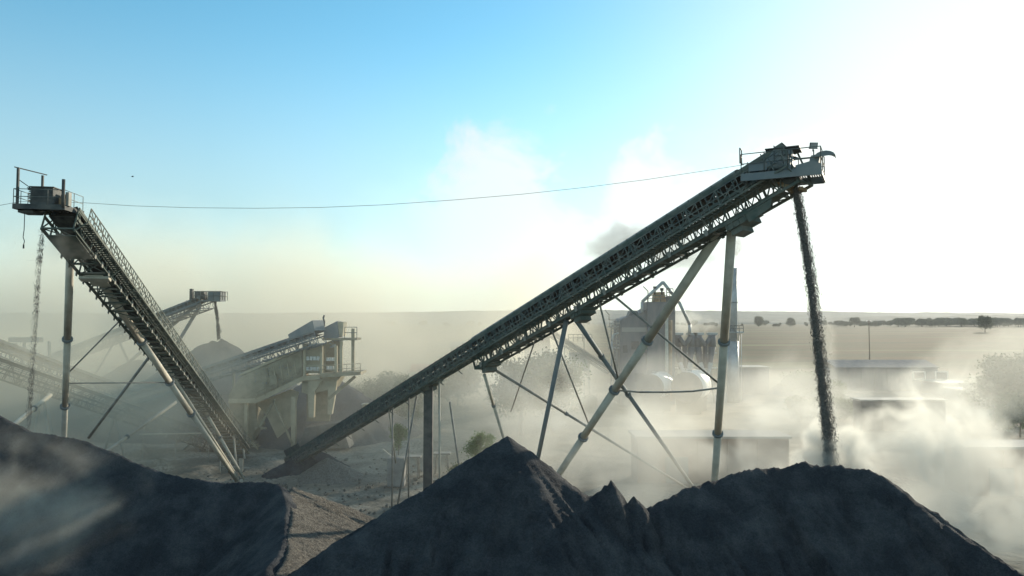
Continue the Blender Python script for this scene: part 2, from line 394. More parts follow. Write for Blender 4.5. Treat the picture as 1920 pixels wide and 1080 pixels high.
# centre heap and right heap
cr = [P(560,1066,26), P(700,975,28), P(830,893,29.5), P(905,845,30.3), P(945,823,30.8), P(975,845,30.8), P(1035,888,30.2), P(1092,928,29.5)]
pile('dark_stone_heap', cr, (-24, 24, 12, 52), .74, M['dgravel'], 'pointed dark stone heap in the centre foreground', step=.13, seed=5, jag=.2, bump=.085, gully=.85)
cr = [P(1080,934,29.6), P(1130,938,29.8), P(1180,944,30.1), P(1212,946,30.4), P(1240,938,30.8), P(1290,915,31.7), P(1350,897,32.8), P(1420,878,33.8), P(1480,872,34.6), P(1506,864,35),
      P(1530,873,35), P(1580,871,34.8), P(1635,885,34.4), P(1656,892,34.2), P(1690,925,33.8), P(1760,968,32.8), P(1850,1030,31), P(1950,1095,29), P(2080,1190,27)]
pile('dark_stone_heap', cr, (-6, 46, 12, 60), .78, M['dgravel'], 'broad rounded dark stone heap at the right below the pouring conveyor', step=.14, seed=8, jag=.16, bump=.07, gully=.9,
     spikes=[(P(1120,921,29.9), .95), (P(1134,908,29.9), 1.3), (P(1146,898,29.9), 1.5), (P(1187,926,29.9), 1.7), (P(1196,934,29.9), 1.3), (P(1092,925,29.9), .9), (P(1105,928,29.9), .9), (P(1170,940,29.9), .9)])
# smaller and farther heaps
pile('sand_heap', [G(616,84)+Vector((0,0,2.3)), G(640,84)+Vector((0,0,1.7))], (-28,-14,76,92), .62, M['lgravel'], 'small sandy heap on the yard beside the foot of the long conveyor', step=.2, seed=12, jag=.1, bump=.15)
pile('gravel_heap', [P(385,645,128), P(410,637,128), P(425,643,128)], (-90,-10,100,156), .68, M['gravel'], 'tall grey gravel heap under the far conveyor', step=.5, seed=14, jag=.5, bump=.5, gully=.8)
pile('gravel_heap', [P(240,678,142), P(262,674,142)], (-115,-50,120,166), .66, M['gravel'], 'hazy gravel heap behind the steep conveyor at the left', step=.6, seed=15, bump=.4)
pile('gravel_heap', [P(600,700,118), P(632,712,116), P(665,740,114)], (-48,-8,98,136), .64, M['gravel'], 'grey gravel heap behind the screening station', step=.4, seed=16, bump=.4, jag=.4)
pile('gravel_heap', [P(-30,672,118), P(20,678,118), P(60,705,117)], (-125,-60,98,142), .7, M['gravel'], 'dark gravel heap at the left edge behind the conveyors', step=.6, seed=17, bump=.4, jag=.4)
pile('gravel_heap', [G(1500,176)+Vector((0,0,4)), G(1478,176)+Vector((0,0,4.4))], (55,92,164,188), .7, M['gravel'], 'low gravel heap on the yard left of the dark sheds', step=.5, seed=18, bump=.4, jag=.4)
pile('dark_stone_heap', [G(525,84)+Vector((0,0,1.3)), G(560,86)+Vector((0,0,2.2)), G(600,88)+Vector((0,0,2.4))], (-40,-14,74,98), .6, M['dgravel'], 'low dark spillage heap burying the foot of the long conveyor', step=.2, seed=61, jag=.15, bump=.15)

# ---------------------------------------------------------------- conveyors
class Frame:
    """local frame of a conveyor: u along the belt (tail to head), s sideways (horizontal), n square to the belt"""
    def __init__(f, a, b):
        f.a = Vector(a); f.b = Vector(b); f.L = (f.b-f.a).length; f.u = (f.b-f.a)/f.L
        f.s = f.u.cross(Vector((0, 0, 1))).normalized(); f.n = f.s.cross(f.u)
    def at(f, u, s=0, n=0): return f.a + f.u*u + f.s*s + f.n*n
    def M(f): return Matrix((f.u, f.s, f.n)).transposed()

def lattice(mb, fr, u0, u1, s, n0, n1, bay, w, style=0, chord=None):
    chord = chord or w*1.5
    up = fr.n
    mb.bar(fr.at(u0, s, n0), fr.at(u1, s, n0), chord, chord, up); mb.bar(fr.at(u0, s, n1), fr.at(u1, s, n1), chord, chord, up)
    k = max(1, round((u1-u0)/bay)); d = (u1-u0)/k
    for i in range(k+1):
        u = u0+i*d; mb.bar(fr.at(u, s, n0), fr.at(u, s, n1), w, w, fr.u)
        if i < k:
            if style == 0:
                a, b = (n0, n1) if i % 2 else (n1, n0); mb.bar(fr.at(u, s, a), fr.at(u+d, s, b), w*.8, w*.8, fr.s)
            elif style == 1:
                mb.bar(fr.at(u, s, n0), fr.at(u+d, s, n1), w*.8, w*.8, fr.s); mb.bar(fr.at(u, s+w*.5, n1), fr.at(u+d, s+w*.5, n0), w*.8, w*.8, fr.s)
            else:
                mb.bar(fr.at(u, s, n0), fr.at(u+d, s, n1), w*.8, w*.8, fr.s)

def conveyor(root, fr, width, sections, walk=0, cover=None, mats=('green', 'rail'), idlers=1.2, ret=None, detail=True, side=None):
    """n=0 is the top chord. sections: (u0,u1,depth). walk: -1/+1 side of the walkway. returns nothing"""
    hw = width/2
    for si, (u0, u1, dp) in enumerate(sections):
        for sg in (-1, 1):
            mb = MB(); bay = 1.5 if dp > 1.2 else 1.1
            lattice(mb, fr, u0, u1, sg*hw, -dp, 0, bay*(.8 if sg > 0 else .93), .085 if dp > 1.2 else .07, 0, .15)
            if dp > 2: lattice(mb, fr, u0, u1, sg*(hw-.12), -dp, -dp*.42, 1.1, .05, 2, .08)
            if dp > 1.2:   # mid rail and the belt's carrying channel
                mb.bar(fr.at(u0, sg*hw, -dp*.42), fr.at(u1, sg*hw, -dp*.42), .07, .2, fr.n)
                mb.bar(fr.at(u0, sg*(hw+.02), -.02), fr.at(u1, sg*(hw+.02), -.02), .06, .34, fr.n)
            part('side_frame', mb, M[mats[0]], root)
        mb = MB(); k = max(2, round((u1-u0)/1.5)); d = (u1-u0)/k
        for i in range(k+1):
            u = u0+i*d
            mb.bar(fr.at(u, -hw, -dp), fr.at(u, hw, -dp), .1, .1, fr.n)
            if i < k:
                a = -1 if i % 2 else 1
                mb.bar(fr.at(u, -hw*a, -dp-.003), fr.at(u+d, hw*a, -dp-.003), .06, .06, fr.n)
                if dp > 1.2: mb.bar(fr.at(u, -hw, -dp), fr.at(u, hw, -.5), .055, .055, fr.u)
        part('bottom_bracing', mb, M[mats[0]], root)
    U0, U1 = sections[0][0], sections[-1][1]
    # troughed carrying belt and flat return belt
    mb = MB(); bw = hw*.86
    prof = [(-bw, .24), (-bw*.5, .03), (bw*.5, .03), (bw, .24)]
    for (a, b) in zip(prof[:-1], prof[1:]):
        mb.prism([fr.at(U0, *a), fr.at(U0, *b), fr.at(U0, b[0], b[1]-.03), fr.at(U0, a[0], a[1]-.03)], fr.u*(U1-U0))
    part('belt', mb, M['belt'], root)
    mb = MB(); rn = -.55
    mb.prism([fr.at(U0, -bw*.9, rn), fr.at(U0, bw*.9, rn), fr.at(U0, bw*.9, rn-.03), fr.at(U0, -bw*.9, rn-.03)], fr.u*(U1-U0))
    part('return_belt', mb, M['belt'], root)
    # stones riding on the belt
    mb = MB(); rnd = random.Random(int(U1*10)); u = U0+1
    pts = []
    while u < U1-.3:
        pts.append((u, bw*.55*rnd.uniform(.8, 1.1), .12+rnd.uniform(.05, .16))); u += rnd.uniform(.25, .5)
    vs = []; fs = []
    for i, (u, w_, h_) in enumerate(pts):
        vs += [fr.at(u, -w_, .1), fr.at(u, -w_*.3, h_), fr.at(u, w_*.4, h_+rnd.uniform(-.03, .05)), fr.at(u, w_, .1)]
        if i: b = i*4; fs += [(b-4+j, b-3+j, b+1+j, b+j) for j in range(3)]
    mb.add(vs, fs); o = part('stone_layer', mb, M['gravel'], root)
    # idlers: one modelled, the rest copies
    if idlers:
        k = min(95, int((U1-U0)/idlers)); d = (U1-U0)/k
        mb = MB(); O = fr.at(U0+d*.5)
        mb.bar(fr.at(U0+d*.5, -hw-.05, -.12), fr.at(U0+d*.5, hw+.05, -.12), .08, .1, fr.n)
        mb.tube(fr.at(U0+d*.5, -bw*.48, -.03), fr.at(U0+d*.5, bw*.48, -.03), .05, n=8)
        for sg in (-1, 1):
            mb.tube(fr.at(U0+d*.5, sg*bw*.52, -.02), fr.at(U0+d*.5, sg*bw*1.02, .2), .05, n=8)
            mb.bar(fr.at(U0+d*.5, sg*(hw+.03), -.12), fr.at(U0+d*.5, sg*(hw+.03), .26), .05, .05, fr.u)
        i0 = part('idler', mb, M['dark'], root, at=O)
        for i in range(1, k): cp(i0, root, loc=i0.location+fr.u*d*i)
    if ret:     # return rollers hanging in brackets below the frame: (u0,u1,spacing,n)
        u0, u1, spc, rnn = ret
        mb = MB(); O = fr.at(u0, 0, rnn)
        mb.tube(fr.at(u0, -hw-.05, rnn+.1), fr.at(u0, hw+.05, rnn+.1), .06, n=10)
        for sg in (-1, 1):
            mb.prism([fr.at(u0-.16, sg*(hw+.12), rnn+.26), fr.at(u0+.16, sg*(hw+.12), rnn+.26), fr.at(u0+.09, sg*(hw+.12), rnn-.14), fr.at(u0-.09, sg*(hw+.12), rnn-.14)], fr.s*.05)
        r0 = part('return_roller', mb, M['cover'], root, at=O)
        for i in range(1, min(70, int((u1-u0)/spc))): cp(r0, root, loc=r0.location+fr.u*spc*i)
    if cover:
        u0, u1 = cover; mb = MB(); k = 8
        ring = [(-math.cos(math.pi*i/k)*(hw*.98), .1+math.sin(math.pi*i/k)*.42) for i in range(k+1)]
        n = max(1, int((u1-u0)/2.4)); d = (u1-u0)/n
        for j in range(n):
            a, b = u0+j*d, u0+(j+1)*d-.05
            vs = [fr.at(a, *r) for r in ring]+[fr.at(b, *r) for r in ring]
            mb.add(vs, [(i, i+1, k+2+i, k+1+i) for i in range(k)], True)
        part('belt_cover', mb, M['cover'], root)
    if walk:
        u0, u1 = U0+2, U1; ww = .75; s0 = walk*(hw+.05); s1 = walk*(hw+ww); nw = -sections[-1][2]*.62
        if detail:
            mb = MB()
            for k in range(int((u1-u0)/.28)):
                u = u0+k*.28; mb.box(fr.at(u, (s0+s1)/2, nw), (.16, ww-.06, .03), fr.M())
            for s_ in (s0, s1): mb.bar(fr.at(u0, s_, nw-.04), fr.at(u1, s_, nw-.04), .05, .12, fr.n)
            k = int((u1-u0)/3)
            for i in range(k+1):
                u = u0+(u1-u0)*i/k; mb.bar(fr.at(u, s0, nw-.75), fr.at(u, s1, nw-.06), .06, .06, fr.u)
            part('walkway', mb, M[mats[0]], root)
        mb = MB(); hh = 1.0
        k = int((u1-u0)/1.5)
        for i in range(k+1):
            u = u0+(u1-u0)*i/k; mb.bar(fr.at(u, s1, nw-.05), fr.at(u, s1, nw+hh), .05, .05, fr.u)
            if side == 'lattice' and i < k:
                e = (u1-u0)/k; mb.bar(fr.at(u, s1, nw), fr.at(u+e, s1, nw+hh*.95), .045, .045, fr.s)
                mb.bar(fr.at(u+e*.5, s1, nw), fr.at(u+e*.5, s1, nw+hh), .045, .045, fr.s)
                mb.bar(fr.at(u+e, s1, nw), fr.at(u+e*.5, s1, nw+hh*.75), .04, .04, fr.s); mb.bar(fr.at(u+e*.25, s1, nw+hh*.5), fr.at(u+e*.25, s1, nw+hh), .04, .04, fr.s)
        for z in (.5, 1.0): mb.bar(fr.at(u0, s1, nw+hh*z), fr.at(u1, s1, nw+hh*z), .055, .055, fr.n)
        part('handrail', mb, M[mats[1]], root)

def leg(root, p, q, r, rb=None, flanges=(), m='pipe', name='leg', foot=False):
    """leg tube from p (top) to q, with bolted flange rings as sub-parts"""
    p = Vector(p); q = Vector(q); rb = rb or r
    mb = MB(); ts = [0]+list(flanges)+[1]
    for i, (a, b) in enumerate(zip(ts[:-1], ts[1:])):
        rr = r + (rb-r)*i/max(1, len(ts)-2); mb.tube(p.lerp(q, a), p.lerp(q, b), rr, n=18)
    if foot: mb.box(q, (r*3, r*3, .3))
    o = part(name, mb, M[m], root, at=(p+q)/2)
    d = (q-p).normalized()
    for t in flanges:
        c = p.lerp(q, t); f = MB()
        for off in (-.07, .05): f.tube(c+d*off, c+d*(off+.06), r*1.42, n=20)
        for k in range(8):
            a = d.orthogonal().normalized(); b = d.cross(a); e = a*math.cos(k*.785)+b*math.sin(k*.785)
            f.tube(c+e*r*1.22-d*.13, c+e*r*1.22+d*.16, .03, n=6)
        part('flange', f, M['grey'], o, at=c)
    return o
def rod(root, p, q, r=.07, m='thin', name='brace_rod'):
    return part(name, MB().tube(p, q, r, n=10), M[m], root, at=(Vector(p)+Vector(q))/2)

def railing(root, pts, h=1.05, closed=False, up=Vector((0, 0, 1)), post=1.1, m='rail', name='railing', mid=(.5,), r=.028):
    mb = MB(); pts = [Vector(p) for p in pts]
    segs = list(zip(pts[:-1], pts[1:]))+([(pts[-1], pts[0])] if closed else [])
    for a, b in segs:
        l = (b-a).length; k = max(1, round(l/post))
        for i in range(k+1): mb.tube(a.lerp(b, i/k), a.lerp(b, i/k)+up*h, r, n=6)
        for t in (1.0,)+tuple(mid): mb.tube(a+up*h*t, b+up*h*t, r, n=6)
    return part(name, mb, M[m], root)

def floodlight(root, p, face, s=.45, name='floodlight'):
    f = Vector(face).normalized(); sd = f.cross(Vector((0, 0, 1))).normalized(); u = sd.cross(f)
    Mx = Matrix((f, sd, u)).transposed()
    o = part(name, MB().box(p, (s*.22, s*1.25, s), Mx).bar(Vector(p)-u*s*.9, Vector(p)-u*s*.4, .05).bar(Vector(p)-u*s*.45-sd*s*.7, Vector(p)-u*s*.45+sd*s*.7, .04), M['dark'], root, at=p)
    part('lens', MB().box(Vector(p)+f*s*.115, (.02, s*1.1, s*.85), Mx), M['steel'], o, at=p)
    return o

# ================= the long conveyor on the right
T0, T1 = P(548, 857, 89), P(1486, 273.5, 40)
fr = Frame(T0, T1)
root = thing('stacking_conveyor', (-10, 73, 0), 'long inclined stacking conveyor with green lattice frame pouring dark stone at the right', 'conveyor', 'stockpile conveyors')
def u_at_x(px):                        # distance along the belt where the sight line through px meets it
    k = (px-960)/F*math.cos(0); best = min(((abs((fr.at(u).x/fr.at(u).y)-k/ (math.cos(PITCH)))), u) for u in [i*.1 for i in range(int(fr.L*10)+60)]); return best[1]
ub = u_at_x(893); uh = u_at_x(1398)
conveyor(root, fr, 1.7, [(0.0, ub, 1.0), (ub, fr.L-.2, 2.4)], walk=-1 if fr.at(10, -1).y < fr.at(10, 1).y else 1, cover=(ub+.3, uh), idlers=.9, ret=(ub+1, fr.L-1, 3.0, -2.4), side='lattice')
mb = MB(); mb.box(fr.at((ub+fr.L-1.5)/2, 0, -2.2), (fr.L-1.5-ub, 1.5, .05), fr.M()); mb.box(fr.at((ub+fr.L-1.5)/2, 0, -1.25), (fr.L-1.5-ub, 1.3, .04), fr.M())
part('bottom_pan', mb, M['green'], root)
near = -1 if fr.at(10, -1).y < fr.at(10, 1).y else 1
# tail: loading hopper and return drum
mb = MB(); mb.tube(fr.at(-.1, -.9, -.2), fr.at(-.1, .9, -.2), .35, n=16); part('tail_drum', mb, M['dark'], root)
mb = MB()
for sg in (-1, 1): mb.prism([fr.at(.2, sg*.8, .05), fr.at(4.5, sg*.8, .05), fr.at(4.5, sg*1.05, .7), fr.at(.2, sg*1.05, .9)], fr.s*.05*sg)
part('skirt_board', mb, M['dark'], root)
# head platform
hd = fr.at(fr.L)                 # head
hz = Vector((0, 0, 1)); uh2 = (Matrix.Rotation(R(20), 3, 'Z') @ Vector((fr.u.x, fr.u.y, 0))).normalized(); sd = Matrix.Rotation(R(20), 3, 'Z') @ (fr.s*near)      # sd points to the near side
base = P(1478, 338, 40.2)
def hp(a, b, c): return base + uh2*a + sd*b + hz*c*.95
def pa(px): # along value of a column px on the platform's near line
    return min(((abs((hp(a, .9, 0).x/hp(a, .9, 0).y)-(px-960)/F*1.0), a) for a in [i*.05-8 for i in range(320)]))[1]
a0, a1, a2, a3 = pa(1397), pa(1450), pa(1492), pa(1545)
W2 = 1.45
mb = MB()
mb.box(hp((a0+a3)/2, W2+.0, .12), (a3-a0, .1, .42), Matrix((uh2, sd, hz)).transposed())
mb.box(hp((a0+a3)/2, -W2, .12), (a3-a0, .1, .42), Matrix((uh2, sd, hz)).transposed())
for a in (a0, (a0+a1)/2, a1, (a1+a2)/2, a2+.3, a3): mb.box(hp(a, 0, .05), (.12, 2*W2-.12, .22), Matrix((uh2, sd, hz)).transposed())
part('platform_beam', mb, M['grey'], root)
mb = MB()
k = int((a3-a0)/.13)
for i in range(k):
    a = a0+.1+i*.13
    for b in (W2-.35, -W2+.35):
        mb.box(hp(a, b, .36), (.09, .62, .03), Matrix((uh2, sd, hz)).transposed())
mb.box(hp(a3-.5, 0, .35), (1.1, 1.3, .03), Matrix((uh2, sd, hz)).transposed())
part('platform_deck', mb, M['grey'], root)
railing(root, [hp(a0, W2, .35), hp(a2-.2, W2, .35), hp(a3, W2, .35), hp(a3, -W2, .35), hp(a0, -W2, .35)], h=1.15, m='rail', post=1.3)
railing(root, [hp(a0-.05, W2+.06, 1.0), hp(a0-.05, W2+.06-.6, 1.0)], h=.9, m='rail', post=.6, name='ladder_hoop', r=.035)
mb = MB()                              # hood over the head drum
def hood(mb, s0, s1, pts): mb.prism([hp(a, s0, c) for a, c in pts], sd*(s1-s0))
hood(mb, -.8, .8, [(a1, .3), (a2, .3), (a2-.06, 1.75), (a1+.12, 1.82), (a0+1.2, 1.05), (a0+.6, .6), (a0+.6, .3)])
part('head_hood', mb, M['grey'], root)
mb = MB()
mb.box(hp((a1+a2)/2, .83, .85), (a2-a1-.25, .05, .05), Matrix((uh2, sd, hz)).transposed())
mb.box(hp((a1+a2)/2, .83, 1.4), (a2-a1-.3, .05, .05), Matrix((uh2, sd, hz)).transposed())
mb.box(hp((a1+a2)/2, 0, 1.86), (a2-a1+.7, 1.8, .06), Matrix((uh2, sd, hz)).transposed())
for a in (a1+.15, (a1+a2)/2, a2-.1): mb.box(hp(a, .83, 1.0), (.05, .05, 1.4), Matrix((uh2, sd, hz)).transposed())
part('hood_stiffener', mb, M['dark'], root)
mb = MB(); mb.tube(hp(a1+.9, -.9, .05), hp(a1+.9, .9, .05), .42, n=20); mb.tube(hp(a1+.9, .9, .05), hp(a1+.9, 1.3, .05), .12, n=12)
part('head_drum', mb, M['dark'], root)
mb = MB(); mb.box(hp(a0+.9, W2-.35, .72), (1.0, .5, .45), Matrix((uh2, sd, hz)).transposed()); mb.tube(hp(a0+1.4, W2-.35, .75), hp(a0+2.3, W2-.35, .75), .26, n=16)
mb.box(hp(a0+2.5, W2-.35, .7), (.35, .55, .7), Matrix((uh2, sd, hz)).transposed())
part('drive_motor', mb, M['grey'], root)
mb = MB()                              # chute guard at the end, with its bent cap
mb.prism([hp(a3-.8, .5, .35), hp(a3-.3, .5, .35), hp(a3-.05, .5, 1.35), hp(a3-.55, .5, 1.28), hp(a3-.62, .5, 1.15), hp(a3-.68, .5, .85)], sd*-.9)
part('chute_guard', mb, M['grey'], root)
mb = MB(); k = 7; ring = [hp(a3+.15-.55*math.cos(math.pi*.95*i/k), .7, 1.1+.35*math.sin(math.pi*.95*i/k)) for i in range(k+1)]
vs = ring+[r-sd*1.3 for r in ring]; mb.add(vs, [(i, i+1, k+2+i, k+1+i) for i in range(k)], True)
mb.add([r for r in ring], [tuple(range(k+1))]); part('lamp_hood', mb, M['grey'], root)
mb = MB(); mb.prism([hp(a3-1.3, W2+.06, -.1), hp(a3+.05, W2+.06, -.12), hp(a3+.05, W2+.06, .5), hp(a3-.4, W2+.06, .75), hp(a3-1.3, W2+.06, .55)], sd*.04)
part('side_plate', mb, M['grey'], root)
floodlight(root, hp(a3-.45, .1, 1.95), uh2*.4+sd*.7-hz*.3, .36)
mb = MB(); mb.tube(hp(a3-.45, .1, .4), hp(a3-.45, .1, 1.7), .035, n=6); part('lamp_post', mb, M['rail'], root)
# spill lip and scraper below the drum
mb = MB(); mb.prism([hp(a1+.2, -.7, -.2), hp(a2+.1, -.7, -.2), hp(a2-.05, -.7, -.55), hp(a1+.75, -.7, -.62)], sd*1.4)
for i in range(9): mb.box(hp(a1+.8+random.Random(i).uniform(0, .9), random.Random(i+9).uniform(-.6, .6), -.6-random.Random(i+3).uniform(0, .15)), (.22, .2, .2))
part('discharge_lip', mb, M['rust'], root)
# supports
ua = u_at_x(1372)
def support_box(root, fr, u, dp, w, m='green', hgt=.55, ln=1.6):
    mb = MB(); mb.box(fr.at(u, 0, -dp-hgt*.5-.05), (ln, w, hgt), fr.M()); mb.box(fr.at(u, 0, -dp-.08), (ln+.5, w+.15, .12), fr.M())
    for sg in (-1, 1):
        for k in range(4): mb.box(fr.at(u+(k-1.5)*ln*.28, sg*(w*.5+.04), -dp-hgt*.5-.05), (.06, .1, hgt*.9), fr.M())
    mb.box(fr.at(u-ln*.15, 0, -dp-hgt-.2), (ln*.5, w*.8, .4), fr.M())
    return part('support_bracket', mb, M[m], root)
support_box(root, fr, ua-.2, 2.4, 1.7, hgt=.45, ln=1.5)
mb = MB(); mb.prism([fr.at(ua+.3, near*.9, -2.5), fr.at(ua+2.2, near*.9, -2.5), fr.at(ua+1.9, near*.9, -3.0), fr.at(ua+.3, near*.9, -3.1)], sd_*-.06) if False else mb.prism([fr.at(ua+.6, near*.9, -2.5), fr.at(ua+2.4, near*.9, -2.5), fr.at(ua+2.1, near*.9, -2.95), fr.at(ua+.6, near*.9, -3.1)], fr.s*near*-.06)
part('gusset_plate', mb, M['green'], root)
def ext(p, q, z=0.0):     # run the line p->q on to height z
    p = Vector(p); q = Vector(q); t = (p.z-z)/(p.z-q.z); return p+(q-p)*t
p1 = P(1372, 428, 43.6); q1 = ext(p1, P(1341, 885, 58))
def tz(p, q, px, py):     # parameter of the line at image row py
    best = None
    for i in range(1, 400):
        t = i/400; w = Vector(p).lerp(Vector(q), t); yy = w.y*math.cos(PITCH)+(w.z-H)*math.sin(PITCH); im = 540-F*((w.z-H)*math.cos(PITCH)-w.y*math.sin(PITCH))/yy
        if best is None or abs(im-py) < best[0]: best = (abs(im-py), t)
    return best[1]
leg(root, p1, q1, .30, .28, (tz(p1, q1, 0, 640), tz(p1, q1, 0, 812)), foot=True)
p2 = P(1352, 430, 44.4); q2 = ext(p2, P(1080, 840, 61))
leg(root, p2, q2, .32, .29, (tz(p2, q2, 0, 638), tz(p2, q2, 0, 732), tz(p2, q2, 0, 820)), foot=True)
def onl(p, q, py): return Vector(p).lerp(Vector(q), tz(p, q, 0, py))
mb = MB(); A = onl(p2, q2, 731); B = onl(p1, q1, 727); C = (A+B)/2-Vector((0, 0, .25)); mb.path([A, A.lerp(C, .5)-hz*.08, C, C.lerp(B, .5)-hz*.1, B], .07, 8); part('tie_rod', mb, M['thin'], root)
us = u_at_x(1075); support_box(root, fr, us, 2.4, 1.6, hgt=.35, ln=1.2)
p3 = P(1062, 600, 53.2); q3 = ext(p3, P(1013, 838, 60)); leg(root, p3, q3, .19, .17, (), m='grey')
p4 = P(1080, 600, 52.8); q4 = ext(p4, P(1262, 860, 66)); leg(root, p4, q4, .185, .17, (tz(p4, q4, 0, 668), tz(p4, q4, 0, 740)), m='grey')
rod(root, P(1149, 553, 50), onl(p1, q1, 722), .085)
rod(root, P(1122, 560, 51), onl(p2, q2, 718), .075)
rod(root, P(1034, 618, 55), P(1104, 795, 63), .075)
rod(root, P(1004, 636, 56.5), P(958, 772, 72), .06)
p5 = P(922, 690, 61.5); q5 = ext(p5, P(1272, 905, 68)); leg(root, p5, q5, .12, .11, (tz(p5, q5, 0, 776),), m='thin', name='brace')
p6 = P(908, 702, 60.5); q6 = ext(p6, P(943, 818, 66)); leg(root, p6, q6, .14, .13, (tz(p6, q6, 0, 760),), m='pipe')
support_box(root, fr, u_at_x(905), 2.4, 1.6, hgt=.2, ln=1.1)
# square column with thinner posts beside it
u8 = u_at_x(800); c8 = fr.at(u8, 0, -1.0); support_box(root, fr, u8, 1.0, 1.8, hgt=.25, ln=1.8)
mb = MB(); g8 = Vector((c8.x, c8.y, 0)); mb.box((g8.x, g8.y, c8.z/2), (.85, .8, c8.z)); part('column', mb, M['dark'], root)
for dx, dy in ((1.1, .2), (1.25, -.9)): part('post', MB().tube((g8.x+dx, g8.y+dy, 0), (g8.x+dx*.9, g8.y+dy, c8.z+.3), .09, n=8), M['pipe'], root)
rod(root, g8+Vector((2.0, .4, c8.z-1.8)), g8+Vector((3.6, .8, 0)), .1)
rod(root, g8+Vector((-1.2, .4, c8.z-1.2)), g8+Vector((-3.2, .8, 0)), .09)
rod(root, fr.at(u_at_x(727), 0, -1.0), P(742, 868, 78), .08, 'pipe')
for px in (772, 742): 
    c = fr.at(u_at_x(px), .5, -1); part('post', MB().tube((c.x, c.y, 0), c, .08, n=8), M['thin'], root)

# ================= the steep conveyor on the left
A0, A1 = P(452, 836, 97), P(118, 392, 45)
fl = Frame(A0, A1)
rl = thing('stacking_conveyor', (-33, 74, 0), 'steep conveyor with railed walkway and head platform seen from below at the left', 'conveyor', 'stockpile conveyors')
wr = 1 if fl.at(10, 1).x > fl.at(10, -1).x else -1
conveyor(rl, fl, 1.9, [(0, 14, .9), (14, fl.L, 1.5)], walk=wr, idlers=1.2, mats=('green', 'green'), ret=(1.0, fl.L-2, 1.25, -.95 if False else -1.58), side='lattice')
def lp(u, s, n): return fl.at(u, s*wr, n)       # s>0: the walkway side
mb = MB()   # solid dust plates under the head end
mb.prism([lp(fl.L-.6, -.9, -1.62), lp(fl.L-.6, .9, -1.62), lp(fl.L-3.6, .9, -1.64), lp(fl.L-3.6, -.9, -1.64)], fl.n*-.06)
part('under_plate', mb, M['green'], rl)
mb = MB(); mb.box(lp(fl.L-6.4, 0, -1.72), (.5, 2.0, .2), fl.M()); mb.box(lp(fl.L-6.9, 0, -1.62), (1.6, 1.2, .08), fl.M()); part('support_bracket', mb, M['pipe'], rl)
# platform
n_before = set(rl.children)
ul = Vector((fl.u.x, fl.u.y, 0)).normalized(); sl2 = fl.s*wr
lb = P(91, 390, 44.6)
def q(a, b, c): return lb + ul*a + sl2*b + hz*c      # a towards the head, b to the walkway side
ML = Matrix((ul, sl2, hz)).transposed()
mb = MB()
for a in (-1.9, 1.3): mb.box(q(a, -.1, -.1), (.1, 4.1, .36), ML)
for b in (-2.1, 1.9): mb.box(q(-.3, b, -.1), (3.1, .1, .36), ML)
for b in (-1.2, -.3, .6, 1.3): mb.box(q(-.3, b, -.15), (3.1, .1, .2), ML)
mb.box(q(.2, -1.3, -.42), (1.6, 1.2, .16), ML)
part('platform_beam', mb, M['dark'], rl)
mb = MB()
for i in range(30): mb.box(q(-1.8+i*.105, -.1, .1), (.07, 3.9, .03), ML)
part('platform_deck', mb, M['dark'], rl)
railing(rl, [q(1.3, -2.1, .08), q(1.3, 1.9, .08), q(-1.9, 1.9, .08)], h=1.1, post=1.35)
railing(rl, [q(1.3, -2.1, .08), q(-1.9, -2.1, .08), q(-1.9, -1.2, .08)], h=1.1, post=1.0)
mb = MB(); mb.box(q(-.2, -.28, .78), (1.5, 1.75, 1.35), ML); mb.box(q(-.2, -.28, 1.48), (1.7, 1.95, .06), ML)
rr = random.Random(4)
for i in range(9): mb.box(q(.3, -1.25-rr.uniform(0, .12), .35+i*.13), (.5, rr.uniform(.1, .3), .05), ML)
part('head_hood', mb, M['dark'], rl)
mb = MB(); mb.tube(q(.2, -1.1, .15), q(.2, .7, .15), .4, n=20); part('head_drum', mb, M['dark'], rl)
mb = MB(); mb.box(q(-.3, 1.15, .55), (.9, .55, .6), ML); mb.tube(q(-.3, 1.0, .95), q(-.9, 1.0, .95), .2, n=12); mb.box(q(.2, 1.3, .4), (.3, .4, .5), ML); part('drive_motor', mb, M['rust'], rl)
mb = MB(); mb.box(q(1.2, -1.85, 1.35), (.16, .17, 2.8), ML); part('gantry_post', mb, M['dark'], rl)
mb = MB(); mb.box(q(-1.0, -1.05, 1.3), (.16, .16, 2.6), ML); part('gantry_post', mb, M['dark'], rl)
mb = MB(); mb.bar(q(1.2, -2.15, 2.78), q(-1.1, -.75, 2.66), .07); mb.bar(q(1.2, -1.85, 1.9), q(.2, -1.0, 1.2), .05); part('gantry_rail', mb, M['dark'], rl)
mb = MB(); mb.tube(q(1.35, 1.8, -.1), q(1.35, 1.8, 1.95), .13, n=12); part('corner_post', mb, M['dark'], rl)
mb = MB(); pts = [q(1.0, -1.35, -.5), q(1.0, -1.36, -1.8), q(1.0, -1.42, -2.3), q(1.0, -1.3, -2.6), q(1.0, -1.36, -2.85)]; mb.path(pts, .03, 6); mb.tube(pts[-1], pts[-1]-hz*.28, .06, n=8)
part('hanging_cable', mb, M['wire'], rl)
mb = MB(); mb.box(q(.9, 2.02, .55), (.5, .25, 1.0), ML); part('control_box', mb, M['cover'], rl)
Mi = ML.transposed(); Tm = Matrix.Translation(lb) @ (ML @ Matrix.Diagonal((.8, .74, .87)) @ Mi).to_4x4() @ Matrix.Translation(-lb)
for o in rl.children:
    if o not in n_before:
        off = Matrix.Translation(o.location + rl.location); o.data.transform(off.inverted() @ Tm @ off)
